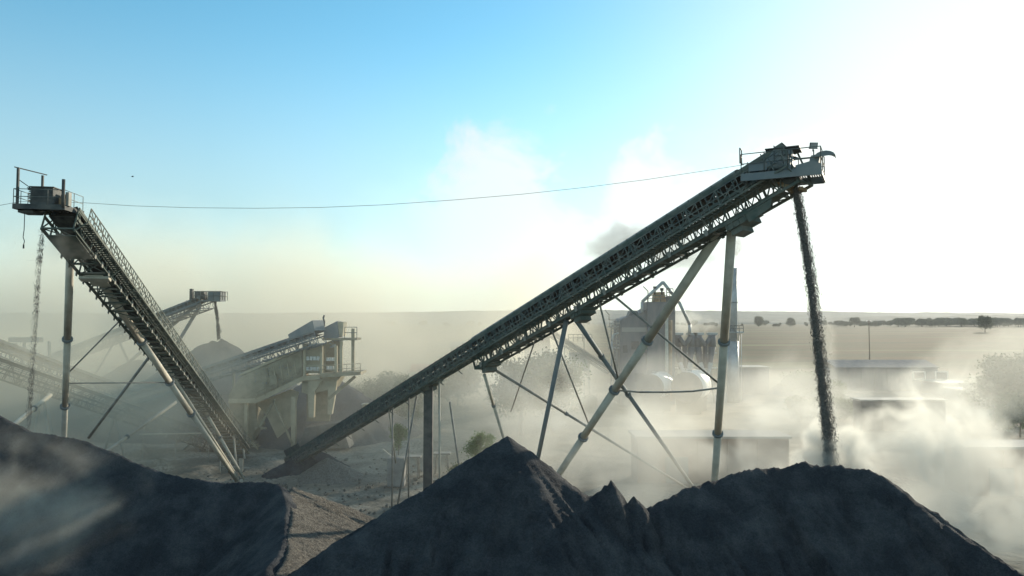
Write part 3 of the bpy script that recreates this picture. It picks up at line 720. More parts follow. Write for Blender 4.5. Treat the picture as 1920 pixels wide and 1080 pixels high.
# legs: a near pair running back to the ground, and their braces
a_t = P(132, 472, 50.5); a_b = ext(a_t, P(119, 850, 63)); leg(rl, a_t, a_b, .27, .22, (tz(a_t, a_b, 0, 636), tz(a_t, a_b, 0, 762)), foot=True)
b_t = P(152, 474, 50.5); b_b = P(446, 903, 80.5); b_b.z = max(0, b_b.z); leg(rl, b_t, b_b, .29, .25, (tz(b_t, b_b, 0, 640), tz(b_t, b_b, 0, 716), tz(b_t, b_b, 0, 775)), foot=True)
leg(rl, P(292, 655, 66), b_b+Vector((-.1, .6, .1)), .13, .13, (), name='brace')
leg(rl, P(366, 738, 78), b_b+Vector((.35, .9, .1)), .17, .15, (.25, .5), name='brace')
leg(rl, P(300, 642, 66), P(166, 821, 70), .13, .1, (), m='thin', name='brace')
s1 = P(206, 842, 72); leg(rl, P(330, 754, 80), s1+(s1-P(330, 754, 80))*.8, .17, .15, (.42,), name='brace')
s2 = P(33, 791, 68); leg(rl, P(94, 741, 78), s2+(s2-P(94, 741, 78))*.8, .24, .22, (.3,), name='brace')
rod(rl, P(222, 604, 58), onl(a_t, a_b, 703), .06)
rod(rl, onl(a_t, a_b, 718), onl(b_t, b_b, 717), .05)
rod(rl, P(262, 560, 60), P(300, 668, 72), .05, 'pipe')
mb = MB()
for i in range(9): mb.box(lp(.5+i*.75, 0, -1.15), (.34, 2.7, .16), fl.M())
part('rib_plate', mb, M['cream2'], rl)
c = lp(3, -.9, -.9); part('post', MB().tube(c, (c.x-.3, c.y-1, 0), .14, n=8), M['cream2'], rl)
c = lp(3, .9, -.9); part('post', MB().tube(c, (c.x+.7, c.y-1, 0), .14, n=8), M['pipe'], rl)
c = lp(9, .9, -.9); part('post', MB().tube(c, (c.x+.9, c.y-1, 0), .12, n=8), M['pipe'], rl)

# ================= overhead cable between the two head platforms
mb = MB(); prev = None
pts = []
for (x, y, d) in [(-60,398,40), (0,385,42), (38,378,44), (155,380,46), (250,386,45.5), (360,389.5,45), (480,390.5,44.5), (600,389,44), (720,384,43.5), (850,375,43), (980,364,42.5), (1100,351,42), (1210,337,41.5), (1310,322,41.2), (1395,309,41)]:
    pts.append(P(x, y, d))
mb.path(pts, .013, 5)
tag(part('overhead_cable', mb, M['wire']), 'thin sagging cable strung between the two conveyor head platforms', 'cable')

# ================= streams of falling stone
def stream(name, path, w0, w1, n, size, label, clump=0, seed=1, density_pow=1.0):
    rnd = np.random.default_rng(seed); P0 = np.array([tuple(p) for p in path]); k = len(P0)-1
    t = rnd.random(n)*k
    if clump:
        c = np.sort(rnd.random(clump))*k; tt = c[rnd.integers(0, clump, n)]+rnd.normal(0, .045, n); t = np.where(rnd.random(n) < .3, np.clip(tt, 0, k-.001), t)
    i = np.clip(t.astype(int), 0, k-1); f = (t-i)[:, None]
    c = P0[i]*(1-f)+P0[i+1]*f; tan = P0[i+1]-P0[i]
    w = w0+(w1-w0)*(t/k)
    a = rnd.random(n)*6.283
    # ragged sheet: dense core of strands plus stray stones
    strand = rnd.integers(0, 34, n); sx = (np.random.default_rng(seed+5).random(34)*2-1)[strand]; sy = (np.random.default_rng(seed+6).random(34)*2-1)[strand]
    wob = .12*np.sin(t*9+strand*2.1)
    rx = (sx*.85+wob)*.5+rnd.normal(0, .075, n)*(1+.5*np.sin(t*23+strand)); ry = sy*.33+rnd.normal(0, .1, n)
    stray = rnd.random(n) < .05; rx = np.where(stray, rnd.normal(0, .3, n), rx)
    c = c + np.stack([rx*w, ry*w*.8, rnd.normal(0, .03, n)], 1)
    s = size*(.5+rnd.random(n)**2*1.6); st = 2.5+5*rnd.random(n)
    oc = np.array([(1,0,0),(-1,0,0),(0,1,0),(0,-1,0),(0,0,1),(0,0,-1)], float)
    jit = .75+.5*rnd.random((n, 6, 1))
    V = oc[None]*jit*s[:, None, None]; V[:, :, 2] *= st[:, None]
    V = V + c[:, None, :]
    ft = np.array([(0,2,4),(2,1,4),(1,3,4),(3,0,4),(2,0,5),(1,2,5),(3,1,5),(0,3,5)])
    Fc = (ft[None]+np.arange(n)[:, None, None]*6).reshape(-1, 3)
    og = P0[-1]; V = V.reshape(-1, 3)-og
    me = bpy.data.meshes.new(name); me.vertices.add(len(V)); me.vertices.foreach_set('co', V.ravel())
    me.loops.add(Fc.size); me.loops.foreach_set('vertex_index', Fc.ravel().astype(np.int32)); me.polygons.add(len(Fc)); me.polygons.foreach_set('loop_start', np.arange(0, Fc.size, 3, dtype=np.int32))
    me.update(calc_edges=True); me.materials.append(M['grain'])
    o = bpy.data.objects.new(name, me); COL.objects.link(o); o.location = og
    return tag(o, label, 'falling stone', kind='stuff')
pp = [P(x, y, d) for x, y, d in [(1490,342,40), (1499,390,40), (1508,440,40), (1516,490,40), (1523,540,40), (1530,600,40), (1537,660,40), (1544,720,40), (1550,775,40), (1555,820,40), (1558,875,40),(1562,940,40)]]
stream('falling_gravel', pp, .5, .84, 62000, .0078, 'thick dark stream of stone falling from the long conveyor at the right', seed=3)
pp = [P(x, y, d) for x, y, d in [(79,428,44.5), (75,470,44.6), (71,520,44.8), (68,570,45), (64,630,45.3), (60,690,45.6), (56,750,46), (53,806,46.5)]]
stream('falling_gravel', pp, .36, .34, 5500, .007, 'thin broken stream of stone falling from the steep conveyor at the left', clump=26, seed=8)
pp = [P(x, y, d) for x, y, d in [(402,564,120), (406,585,120.5), (409,612,121), (410,636,121.5)]]
stream('falling_gravel', pp, .5, .6, 700, .05, 'short thin stream of stone falling from the far conveyor', clump=14, seed=9)

# ================= far conveyors at the left
def simple_conveyor(label, a, b, width, dp, walk=1, legs=(), mats=('grey', 'rail'), headbox=None, idl=0):
    f = Frame(a, b); mid = (Vector(a)+Vector(b))/2
    r = thing('belt_conveyor', (mid.x, mid.y, 0), label, 'conveyor', 'feed conveyors behind the steep conveyor')
    nearside = 1 if f.at(0, 1).y < f.at(0, -1).y else -1
    conveyor(r, f, width, [(0, f.L, dp)], walk=nearside*walk, idlers=2.5, mats=mats, side=None, ret=(2, f.L-1, 3, -dp))
    return r, f
r4, f4 = simple_conveyor('far inclined conveyor with box head dropping stone on a tall gravel heap', P(-70, 733, 175), P(386, 557, 120), 2.4, 2.0)
mb = MB(); c = f4.at(f4.L, 0, -.9); mb.box(c+Vector((1.2, 0, .2)), (3.4, 2.4, .2)); mb.box(c+Vector((1.8, 0, 1.0)), (2.2, 2.2, 1.5)); part('head_box', mb, M['grey'], r4)
railing(r4, [c+Vector((-1.5, -1.5, .3)), c+Vector((3.0, -1.5, .3)), c+Vector((3.0, 1.5, .3))], h=1.5, r=.06)
mb = MB(); mb.box(c+Vector((-2.6, 0, 1.2)), (.5, .5, 2.2)); mb.box(c+Vector((-1.0, 0, 1.2)), (1.6, 1.2, 1.4)); part('drive_motor', mb, M['dark'], r4)
leg(r4, P(368, 572, 124), ext(P(368, 572, 124), P(270, 655, 134)), .3, .3, (), m='grey'); leg(r4, P(376, 572, 122), ext(P(376, 572, 122), P(318, 668, 128)), .3, .3, (), m='grey')
leg(r4, P(222, 628, 140), ext(P(222, 628, 140), P(180, 700, 146)), .18, .18, (), m='grey'); leg(r4, P(218, 628, 140), ext(P(218, 628, 140), P(238, 672, 146)), .22, .22, (), m='grey')

r5, f5 = simple_conveyor('feed conveyor climbing rightwards into the cream screening station', P(90, 792, 122), P(598, 620, 100), 2.2, 1.9)
mb = MB(); c = f5.at(f5.L-2.5, 0, 0); mb.prism([f5.at(f5.L-4.5, -1.2, .0), f5.at(f5.L+.2, -1.2, .0), f5.at(f5.L+.2, -1.2, 1.5), f5.at(f5.L-4.5, -1.2, .7)], f5.s*2.4); part('head_hood', mb, M['grey'], r5)
for px in (440, 468): 
    k = min(((abs(f5.at(u).x/f5.at(u).y-(px-960)/F), u) for u in range(int(f5.L))))[1]; c = f5.at(k, 0, -1.9)
    leg(r5, c, Vector((c.x, c.y, 0)), .2, .2, (), m='cream2')
c = f5.at(f5.L*.35, 0, -1.9); leg(r5, c, Vector((c.x-2, c.y, 0)), .2, .2, (), m='grey'); leg(r5, c, Vector((c.x+2.5, c.y, 0)), .2, .2, (), m='grey')

r6, f6 = simple_conveyor('upper of the two hazy conveyors descending rightwards from the left edge', P(345, 770, 124), P(-55, 622, 92), 2.2, 1.9)
for t in (.35, .7):
    c = f6.at(f6.L*t, 0, -1.9); leg(r6, c, Vector((c.x-2, c.y, 0)), .16, .16, (), m='grey'); leg(r6, c, Vector((c.x+2, c.y, 0)), .16, .16, (), m='grey')
r7, f7 = simple_conveyor('lower darker of the two conveyors descending rightwards from the left edge', P(455, 836, 103), P(-55, 655, 82), 2.3, 2.1, mats=('dark', 'rail'))
for t in (.2, .5, .75):
    c = f7.at(f7.L*t, 0, -1.9); leg(r7, c, Vector((c.x-1.6, c.y, 0)), .14, .14, (), m='grey'); leg(r7, c, Vector((c.x+1.6, c.y, 0)), .14, .14, (), m='grey')
# portal frame
g = thing('gantry_frame', G(68, 126), 'hazy gantry frame standing above the conveyors at the left edge', 'gantry')
z0 = P(68, 637, 126).z
mb = MB(); mb.box((P(68, 0, 126).x, 126, z0), (5.5, 1.2, .9)); mb.box((P(30, 0, 126).x-1, 126, z0-.9), (6, .8, .5)); part('cross_beam', mb, M['grey'], g)
for px in (46, 92): part('leg', MB().bar(P(px, 640, 126), G(px+(10 if px > 60 else -4), 126), .35), M['grey'], g)

# ================= screening station (cream)
D = 102
def S(px, py, d=D): return P(px, py, d)
st = thing('screening_station', G(560, D), 'cream steel screening station with sloped hopper wall and railed platform', 'screening station')
def slab(name, pts, d0, th, m, lab=None):
    return part(name, MB().prism([P(x, y, d0) for x, y in pts], (0, th, 0)), M[m], st, label=lab)
slab('hopper_wall', [(428, 742), (450, 708), (463, 700), (520, 676), (566, 657), (566, 706), (478, 748), (428, 748)], D, 3.5, 'cream2')
slab('roof_panel', [(446, 706), (462, 700), (520, 675), (566, 656), (566, 652), (518, 671), (460, 696), (448, 703)], D-.2, 4, 'cream')
slab('lower_wall', [(430, 755), (478, 755), (484, 800), (462, 838), (428, 838)], D+.6, 3, 'cream2')
slab('chute_wall', [(480, 756), (545, 730), (560, 735), (545, 800), (520, 822), (500, 780)], D+1.6, .3, 'cream')
for pts in ([(428, 748), (478, 748), (566, 706), (600, 703), (600, 711), (568, 714), (480, 756), (428, 756)],):
    slab('edge_beam', pts, D-.6, .5, 'cream')
slab('tower_wall', [(567, 644), (603, 646), (603, 700), (567, 700)], D+.4, 3, 'cream')
slab('tower_wall', [(566, 706), (640, 703), (625, 728), (580, 740), (566, 736)], D+.3, 3.6, 'cream')
slab('inner_wall', [(575, 735), (622, 728), (618, 790), (575, 790)], D+3.2, .3, 'cream2')
slab('bin_side', [(603, 645), (640, 632), (642, 700), (603, 700)], D+2.5, .3, 'cream2')
slab('head_cabin', [(608, 614), (632, 602), (636, 640), (606, 636)], D-.2, 2.6, 'grey')
slab('head_cabin', [(633, 603), (644, 604), (642, 630), (635, 630)], D+.1, 2.2, 'cream')
slab('chute', [(578, 712), (604, 712), (590, 735), (588, 783), (579, 783), (577, 735)], D-.3, .8, 'cream')
slab('chute', [(615, 730), (632, 712), (628, 740), (622, 777), (614, 777)], D-.1, .8, 'cream')
def sbar(name, a, b, w, m='cream', d=D): return part(name, MB().bar(P(*a, d), P(*b, d), w), M[m], st)
for px, y0 in ((551, 744), (462, 756)): sbar('column', (px, y0), (px, 839), .62 if px == 551 else .45)
for a, b in (((516, 748), (484, 806)), ((512, 750), (548, 832)), ((478, 803), (500, 803)), ((630, 648), (630, 700)), ((640, 640), (640, 700)), ((571, 650), (571, 706)), ((603, 648), (603, 706))): sbar('brace' if a[0] < 560 else 'column', a, b, .38 if a[0] > 560 else .28, 'cream2' if a[0] < 560 else 'cream', D-.3)
sbar('column', (662, 616), (662, 700), .42, 'cream2', D+.2)
sbar('brace', (666, 706), (616, 748), .42, 'cream2')
slab('beam_rack', [(603, 700), (676, 697), (676, 703), (603, 708)], D-1.6, 4.0, 'cream2')
railing(st, [S(572, 703, D-1.7), S(676, 698, D-1.7), S(676, 698, D+2)], h=1.25, m='cream', post=1.9, r=.045, mid=(.5,))
railing(st, [S(646, 634, D-.5), S(669, 634, D-.5), S(669, 634, D+2)], h=1.6, m='rail', post=1.2, r=.05)
slab('upper_deck', [(604, 634), (669, 634), (669, 638), (604, 638)], D-.6, 3, 'cream2')
railing(st, [S(428, 748, D-.7), S(402, 748, D-.7)], h=1.2, m='rail', post=1.2, r=.04)
railing(st, [S(480, 750, D-.7), S(566, 707, D-.7)], h=1.0, m='cream2', post=1.5, r=.035)
part('exhaust_pipe', MB().path([S(608, 612), S(608, 602), S(606, 597), S(608, 591)], .13, 8), M['dark'], st)
mb = MB(); rr = random.Random(3)
for i in range(10): mb.tube(S(607+rr.uniform(0, 22), 622+i*3.2), S(612+rr.uniform(2, 20), 621+i*3.2), .09, n=6)
part('pipework', mb, M['steel'], st)
for (x0, y0, x1, y1) in ((574, 668, 600, 676), (574, 688, 600, 696), (612, 670, 628, 677), (612, 686, 630, 694)):
    mb = MB()
    for j in range(4): mb.box(S(x0+(x1-x0)*(j+.5)/4, (y0+y1)/2, D-.15), ((x1-x0)/4*.06, .3, (y1-y0)*.07), Matrix.Rotation(.25*(j % 2), 3, 'Y'))
    part('screen_panel', mb, M['white'], st)
rr = random.Random(5); b0 = part('bolt', MB().box(S(500, 700, D-.06), (.13, .1, .13)), M['grey'], st, at=S(500, 700, D-.06))
for i in range(34): cp(b0, st, loc=S(rr.uniform(490, 562), 0, D-.06)*1-st.location-Vector((0, 0, S(500, 0, D).z-S(500, rr.uniform(684, 720), D).z)))
b0 = part('wall_stiffener', MB().bar(S(500, 690, D-.08), S(504, 716, D-.08), .12), M['cream'], st, at=S(500, 700, D-.08))
for i in range(5): cp(b0, st, loc=b0.location+Vector((1.0*i, 0, .25*i)))
slab('motor_guard', [(503, 706), (518, 703), (520, 727), (505, 730)], D-.5, .5, 'cream2')
# stairs down at its left
mb = MB()
for i in range(14): mb.box(P(432+i*3.6, 790+i*3.6, D-1.5), (1.2, 1.0, .06))
mb.bar(P(430, 786, D-2), P(484, 842, D-2), .08, .25); mb.bar(P(430, 786, D-1), P(484, 842, D-1), .08, .25)
part('stairs', mb, M['cream2'], st)
railing(st, [P(430, 786, D-2), P(484, 842, D-2)], h=1.0, post=1.3, r=.03, m='cream2')
mb = MB(); mb.prism([P(560, 840, D-2), P(572, 802, D-2), P(640, 792, D-2), P(655, 840, D-2)], (0, 3, 0)); part('conveyor_skirt', mb, M['dark'], st)

# hopper/portable unit and rubble beside it
u = thing('control_cabin', G(700, 112), 'small white control cabin with railing behind the middle of the long conveyor', 'cabin')
mb = MB(); mb.prism([P(676, 758, 112), P(683, 756, 112), P(686, 778, 112), P(678, 780, 112)], (0, .6, 0)); part('door_panel', mb, M['white'], u)
mb = MB(); mb.box(P(697, 786, 112), (2.6, 2, 5.0)); part('cabin_body', mb, M['cream2'], u)
railing(u, [P(690, 779, 110.8), P(708, 779, 110.8), P(708, 779, 113)], h=1.5, m='white', r=.05)

# concrete block with broken timber on top
cb = thing('concrete_block', G(746, 80), 'square concrete footing with splintered planks on top left of the brown column', 'footing')
zt = P(746, 857, 80).z
part('block', MB().box((cb.location.x, 80, zt/2), (1.9, 1.5, zt)), M['concrete'], cb)
mb = MB(); c = Vector((cb.location.x, 80, zt))
for a, b in (((-1.6, 0, .9), (-.6, 0, .1)), ((-.7, -.3, .1), (1.3, -.3, .35)), ((.2, .2, .05), (1.2, .2, .8)), ((-.5, .1, .08), (.9, -.5, .1))): mb.bar(c+Vector(a), c+Vector(b), .14, .05)
part('planks', mb, M['pipe'], cb)
for k, (px, d) in enumerate(((775, 84), (830, 86))):
    o = thing('steel_trestle', G(px, d), ('low steel trestle standing left of the brown column' if k == 0 else 'low steel trestle standing right of the brown column'), 'trestle')
    for dx in (-.8, .8):
        for dy in (-.5, .5): part('leg', MB().bar(o.location+Vector((dx, dy, 0)), o.location+Vector((dx*.8, dy, 2.4)), .14), M['thin'], o)
    part('top_frame', MB().box(o.location+Vector((0, 0, 2.45)), (2.1, 1.3, .18)), M['thin'], o)
# barrier at the foot of the steep conveyor
br = thing('barrier_rail', G(440, 86), 'low pale barrier rail beside the foot of the steep conveyor', 'barrier')
g0 = G(418, 86); g1 = G(455, 86)
railing(br, [g0, g1], h=1.6, m='pipe', post=1.3, r=.05); part('end_panel', MB().box(g1+Vector((.1, 0, 1.0)), (.5, .08, 1.6)), M['pipe'], br)
pz = P(320, 813, 92).z
pr = thing('water_pipe', G(330, 92), 'long pale pipe on trestles behind the steep conveyor legs', 'pipe')
part('pipe_run', MB().tube(P(262, 814, 92), P(398, 812, 92), .09, n=8), M['pipe'], pr)
for px in (268, 330, 392): part('stand', MB().bar((P(px, 813, 92).x, 92, 0), P(px, 813, 92), .09), M['thin'], pr)

# ================= asphalt plant
D = 150
ap = thing('asphalt_plant', G(1215, D), 'dusty grey asphalt mixing tower with rooftop ducts behind the conveyor legs', 'plant building')
def slab2(root, name, pts, d0, th, m, lab=None): return part(name, MB().prism([P(x, y, d0) for x, y in pts], (0, th, 0)), M[m], root, label=lab)
slab2(ap, 'side_building', [(1162, 760), (1162, 602), (1168, 597), (1196, 589), (1215, 578), (1215, 760)], D, 9, 'plant')
slab2(ap, 'main_tower', [(1214, 760), (1214, 566), (1251, 566), (1251, 760)], D-1, 8, 'plant')
slab2(ap, 'rear_tower', [(1249, 760), (1249, 557), (1253, 555), (1266, 555), (1266, 760)], D+1, 6, 'plant')
slab2(ap, 'roof_tank', [(1227, 566), (1229, 548), (1246, 547), (1249, 566)], D, 3, 'rust')
slab2(ap, 'roof_bump', [(1178, 593), (1182, 583), (1194, 583), (1200, 590)], D+1, 3, 'plant')
slab2(ap, 'wall_stripe', [(1166, 614), (1213, 614), (1213, 622), (1166, 622)], D-.1, .1, 'roof')
for pts in ([(1168, 648), (1176, 647), (1177, 661), (1169, 662)], [(1190, 700), (1208, 700), (1208, 716), (1190, 716)], [(1184, 640), (1198, 640), (1198, 655), (1184, 655)]):
    f = slab2(ap, 'window', pts, D-.12, .15, 'glass')
part('duct', MB().path([P(1204, 586, D), P(1204, 566, D), P(1243, 529, D), P(1273, 566, D+2), P(1293, 608, D+4), P(1293, 628, D+4)], .35, 10), M['steel'], ap)
part('light_mast', MB().path([P(1215, 572, D), P(1215, 546, D), P(1206, 537, D)], .1, 6), M['dark'], ap)
part('vent_stack', MB().path([P(1228, 552, D), P(1228, 541, D)], .2, 6).tube(P(1228, 541, D), P(1228, 537, D), .4, n=8), M['dark'], ap)
part('vent_stack', MB().path([P(1241, 552, D), P(1241, 545, D)], .2, 6).tube(P(1241, 545, D), P(1241, 540, D), .4, n=8), M['dark'], ap)
railing(ap, [P(1214, 566, D-1), P(1251, 566, D-1), P(1251, 566, D+4)], h=1.4, r=.07, post=1.6); railing(ap, [P(1250, 556, D), P(1262, 556, D)], h=1.7, r=.08, post=.8)
part('corner_pipe', MB().path([P(1250, 752, D-1.6), P(1250, 580, D-1.6)], .35, 8), M['pipe'], ap); part('corner_pipe', MB().path([P(1257, 752, D-.6), P(1257, 600, D-.6)], .4, 8), M['rust'], ap)
# caged ladder tower at its left
lt = thing('ladder_tower', G(1150, D), 'slim caged ladder tower with two landings left of the asphalt mixing tower', 'ladder')
for px in (1146, 1156): part('rail_post', MB().tube(P(px, 752, D), P(px, 605, D), .11, n=6), M['thin'], lt)
r0 = part('rung', MB().tube(P(1146, 610, D), P(1156, 610, D), .06, n=5), M['thin'], lt, at=P(1151, 610, D))
for i in range(1, 24): cp(r0, lt, loc=r0.location-Vector((0, 0, i*6*D/F)))
for y in (612, 652): 
    slab2(lt, 'landing', [(1143, y), (1162, y), (1162, y+2), (1143, y+2)], D-1, 2.5, 'thin'); railing(lt, [P(1143, y, D-1), P(1162, y, D-1)], h=1.4, r=.06, post=.8, m='thin')
part('lamp_arm', MB().path([P(1142, 600, D), P(1142, 590, D), P(1134, 581, D)], .09, 6), M['thin'], lt)
part('bent_pipe', MB().path([P(1147, 690, D-1), P(1147, 640, D-1), P(1150, 628, D-1), P(1160, 624, D-1)], .2, 8), M['steel'], lt)
# cyclones
for k, (px, y0, lab) in enumerate(((1283, 628, 'left pair of grey cyclone cones right of the mixing tower'), (1321, 628, 'right pair of grey cyclone cones, nearer the chimney'))):
    cy_ = thing('cyclone_filter', G(px, D+6), lab, 'cyclone', 'cyclone filters of the asphalt plant')
    dd = D+6
    for dx, kx in ((-12, 5), (14, -6)):
        x = px+dx
        part('cone', MB().tube(P(x, 628, dd), P(x, 650, dd), .85, n=14).tube(P(x, 650, dd), P(x+kx, 692, dd), .85, .5, n=14), M['plant'], cy_)
        part('outlet', MB().box(P(x, 626, dd), (2.2, 1.2, .5)), M['steel'], cy_)
        part('duct', MB().path([P(x+kx*.5, 632, dd-1), P(px+1, 648, dd-1), P(px+1, 690, dd-1)], .55, 10), M['plant'], cy_)
        part('leg', MB().bar(P(x-6, 655, dd), (P(x-6, 0, dd).x, dd, 0), .22), M['thin'], cy_)
    part('cross_beam', MB().box(P(px+2, 690, D+6), (5.0, .3, .25)).box(P(px+2, 662, D+6), (5.0, .25, .2)), M['white'], cy_)
    part('chute', MB().bar(P(px-8, 680, D+5), P(px, 700, D+5), .8, .8).bar(P(px+12, 680, D+5), P(px+6, 700, D+5), .8, .8), M['steel'], cy_)
# chimney
ch = thing('chimney', G(1372, 158), 'tall grey factory chimney smoking behind the upright conveyor leg', 'chimney')
part('stack', MB().tube((ch.location.x, 158, 0), P(1374, 640, 158), 1.25, n=24).tube(P(1374, 640, 158), P(1376, 503, 158), .95, .8, n=24), M['steel'], ch)
part('band', MB().tube(P(1375, 566, 158), P(1375, 568, 158), 1.0, n=24), M['grey'], ch)
slab2(ch, 'landing', [(1366, 622), (1395, 622), (1395, 624), (1366, 624)], 156.5, 3, 'steel'); railing(ch, [P(1370, 622, 156.5), P(1394, 622, 156.5), P(1394, 622, 159)], h=1.4, r=.07, post=.9)
part('ladder', MB().tube(P(1386, 760, 157), P(1386, 622, 157), .08, n=6).tube(P(1390, 760, 157), P(1390, 622, 157), .08, n=6), M['steel'], ch)
# horizontal tanks
for px, r_, lab in ((1222, 2.6, 'left horizontal tank with sunlit top below the mixing tower'), (1290, 3.0, 'right larger horizontal tank with sunlit top below the mixing tower')):
    c = P(px, 726, 138); tk = thing('storage_tank', (c.x, c.y, 0), lab, 'tank', 'horizontal tanks')
    d = Vector((.45, .89, 0)); a = c-d*1; b = c+d*8
    part('shell', MB().tube(a, b, r_, n=32), M['white'], tk); part('end_ring', MB().tube(a-d*.12, a+d*.1, r_*1.03, n=32), M['dark'], tk)
    part('hatch', MB().tube(a+d*3+Vector((0, 0, r_-.1)), a+d*3+Vector((0, 0, r_+.4)), .4, n=12), M['grey'], tk)
    for t in (1.5, 7): part('saddle', MB().box((a+d*t)*1-Vector((0, 0, c.z-(c.z-r_)/2-.4)), (r_*1.6, .6, max(.3, c.z-r_+.9))), M['dark'], tk)
# blue hopper group left of the plant with a small inclined belt
hb = thing('aggregate_hopper', G(1015, 165), 'blue grey aggregate hopper house partly behind trees left of the plant', 'hopper')
slab2(hb, 'hopper_house', [(984, 700), (984, 628), (1000, 619), (1030, 619), (1034, 700)], 165, 6, 'plant')
slab2(hb, 'lower_bin', [(1070, 696), (1070, 662), (1105, 662), (1105, 696)], 160, 5, 'plant')
for px in (1072, 1086, 1102): part('leg', MB().bar(P(px, 660, 160), (P(px, 0, 160).x, 160, 0), .3), M['thin'], hb)
f8 = Frame(P(1145, 692, 158), P(1030, 618, 163))
ic = thing('belt_conveyor', G(1090, 160), 'small hazy conveyor sloping down rightwards beside the hopper house', 'conveyor', 'feed conveyors behind the steep conveyor')
conveyor(ic, f8, 1.6, [(0, f8.L, 1.3)], walk=1, idlers=3)
for t in (.3, .7):
    c = f8.at(f8.L*t, 0, -1.3); part('leg', MB().bar(c, (c.x, c.y, 0), .25), M['thin'], ic)
railing(hb, [P(1066, 640, 160), P(1110, 640, 160)], h=1.6, r=.08, post=1.2)
for k, (px, py, d, lab) in enumerate(((1095, 602, 165, 'floodlight mast with crosspiece left of the mixing tower'),)):
    lm = thing('floodlight_mast', G(px, d), lab, 'light mast')
    part('pole', MB().tube(G(px, d), P(px, py, d), .16, .1, n=8), M['thin'], lm)
    for dx in (-4, 4): part('lamp_head', MB().box(P(px+dx, py+1, d), (.7, .5, .5)), M['dark'], lm)
    part('crosspiece', MB().bar(P(px-6, py+3, d), P(px+6, py+3, d), .15), M['thin'], lm)
# power poles
for px, py, d, lab in ((1629, 601, 200, 'wooden power pole standing in the meadow at the right'),):
    lm = thing('power_pole', G(px, d), lab, 'power pole')
    part('pole', MB().tube(G(px, d), P(px, py, d), .17, .11, n=8), M['bark'], lm)
    part('crossarm', MB().bar(P(px-4, py+2, d), P(px+4, py+2, d), .16), M['bark'], lm)
    for dx in (-3.6, 0, 3.6): part('insulator', MB().tube(P(px+dx, py+2, d), P(px+dx, py, d), .1, n=6), M['white'], lm)

# ================= sheds and buildings
def shed(px0, px1, pytop, d, depth, label, wall='brown', roof='roof', name='shed', cat='shed', over=.3, rise=0, wins=(), ztop=None, door=None):
    z = ztop if ztop else P(960, pytop, d).z
    x0 = P(px0, 600, d).x; x1 = P(px1, 600, d).x
    r = thing(name, ((x0+x1)/2, d+depth/2, 0), label, cat)
    cx = (x0+x1)/2; w = x1-x0
    part('wall', MB().box((cx, d+depth/2, z/2), (w, depth, z)), M[wall], r)
    mb = MB()
    if rise: mb.prism([(x0-over, d-over, z+.01), (x0-over, d+depth/2, z+rise), (x0-over, d+depth+over, z+.01), (x0-over, d+depth+over, z+.2), (x0-over, d+depth/2, z+rise+.2), (x0-over, d-over, z+.2)], (w+2*over, 0, 0)); 
    else: mb.box((cx, d+depth/2, z+.13), (w+2*over, depth+2*over, .24))
    part('roof', mb, M[roof], r)
    k = max(2, int(w/3.2)); mb = MB()
    for i in range(k+1): mb.box((x0+.1+(w-.2)*i/k, d-.06, z*.48), (.16, .1, z*.95))
    part('wall_rib', mb, M[wall], r)
    for (wx, wy, ww, wh) in wins:
        f = part('window', MB().box((P(wx, 0, d).x, d-.08, P(960, wy, d).z), (ww, .12, wh)), M['white'], r, at=(P(wx, 0, d).x, d, P(960, wy, d).z))
        part('pane', MB().box((P(wx, 0, d).x, d-.16, P(960, wy, d).z), (ww*.8, .04, wh*.75)), M['glass'], f, at=(P(wx, 0, d).x, d, 0))
    if door:
        part('door', MB().box((P(door, 0, d).x, d-.1, 1.5), (2.6, .1, 3.0)), M['grey'], r)
    return r
shed(1193, 1475, 822, 81, 4.2, 'long reddish brown low shed with pale flat roof below the tie rod', name='long_shed', door=1260)
shed(1806, 2010, 842, 75, 4.0, 'reddish brown low shed with pale flat roof at the right edge', name='long_shed', door=1850)
shed(1612, 1768, 752, 118, 3.0, 'low shed with bright narrow roof in the dust at the right', wall='slate', name='long_shed')
ws = shed(1566, 1756, 690, 182, 12, 'long dark shed row with bright window openings near the meadow', wall='plant', roof='plant', name='storage_shed', rise=1.6, wins=((1705, 704, 3.4, 2.2), (1746, 704, 3.4, 2.2)))
shed(1764, 1828, 720, 170, 9, 'grey low building with pale roof right of the dark shed row', wall='plant', name='storage_shed')
shed(1392, 1440, 690, 176, 7, 'pale block shaped shed just right of the chimney', wall='plant', roof='roof', name='storage_shed')
shed(770, 836, 697, 186, 9, 'small building with a red roof behind the long conveyor', wall='cream2', roof='redroof', name='farm_building', cat='house', rise=1.6)
shed(845, 892, 652, 178, 8, 'grey hopper building peeping over the long conveyor beside a dark shrub', wall='plant', roof='grey', name='hopper_building', rise=1.2)
shed(1830, 1990, 738, 150, 12, 'long grey shed in front of the big tree at the right edge', wall='plant', name='storage_shed')

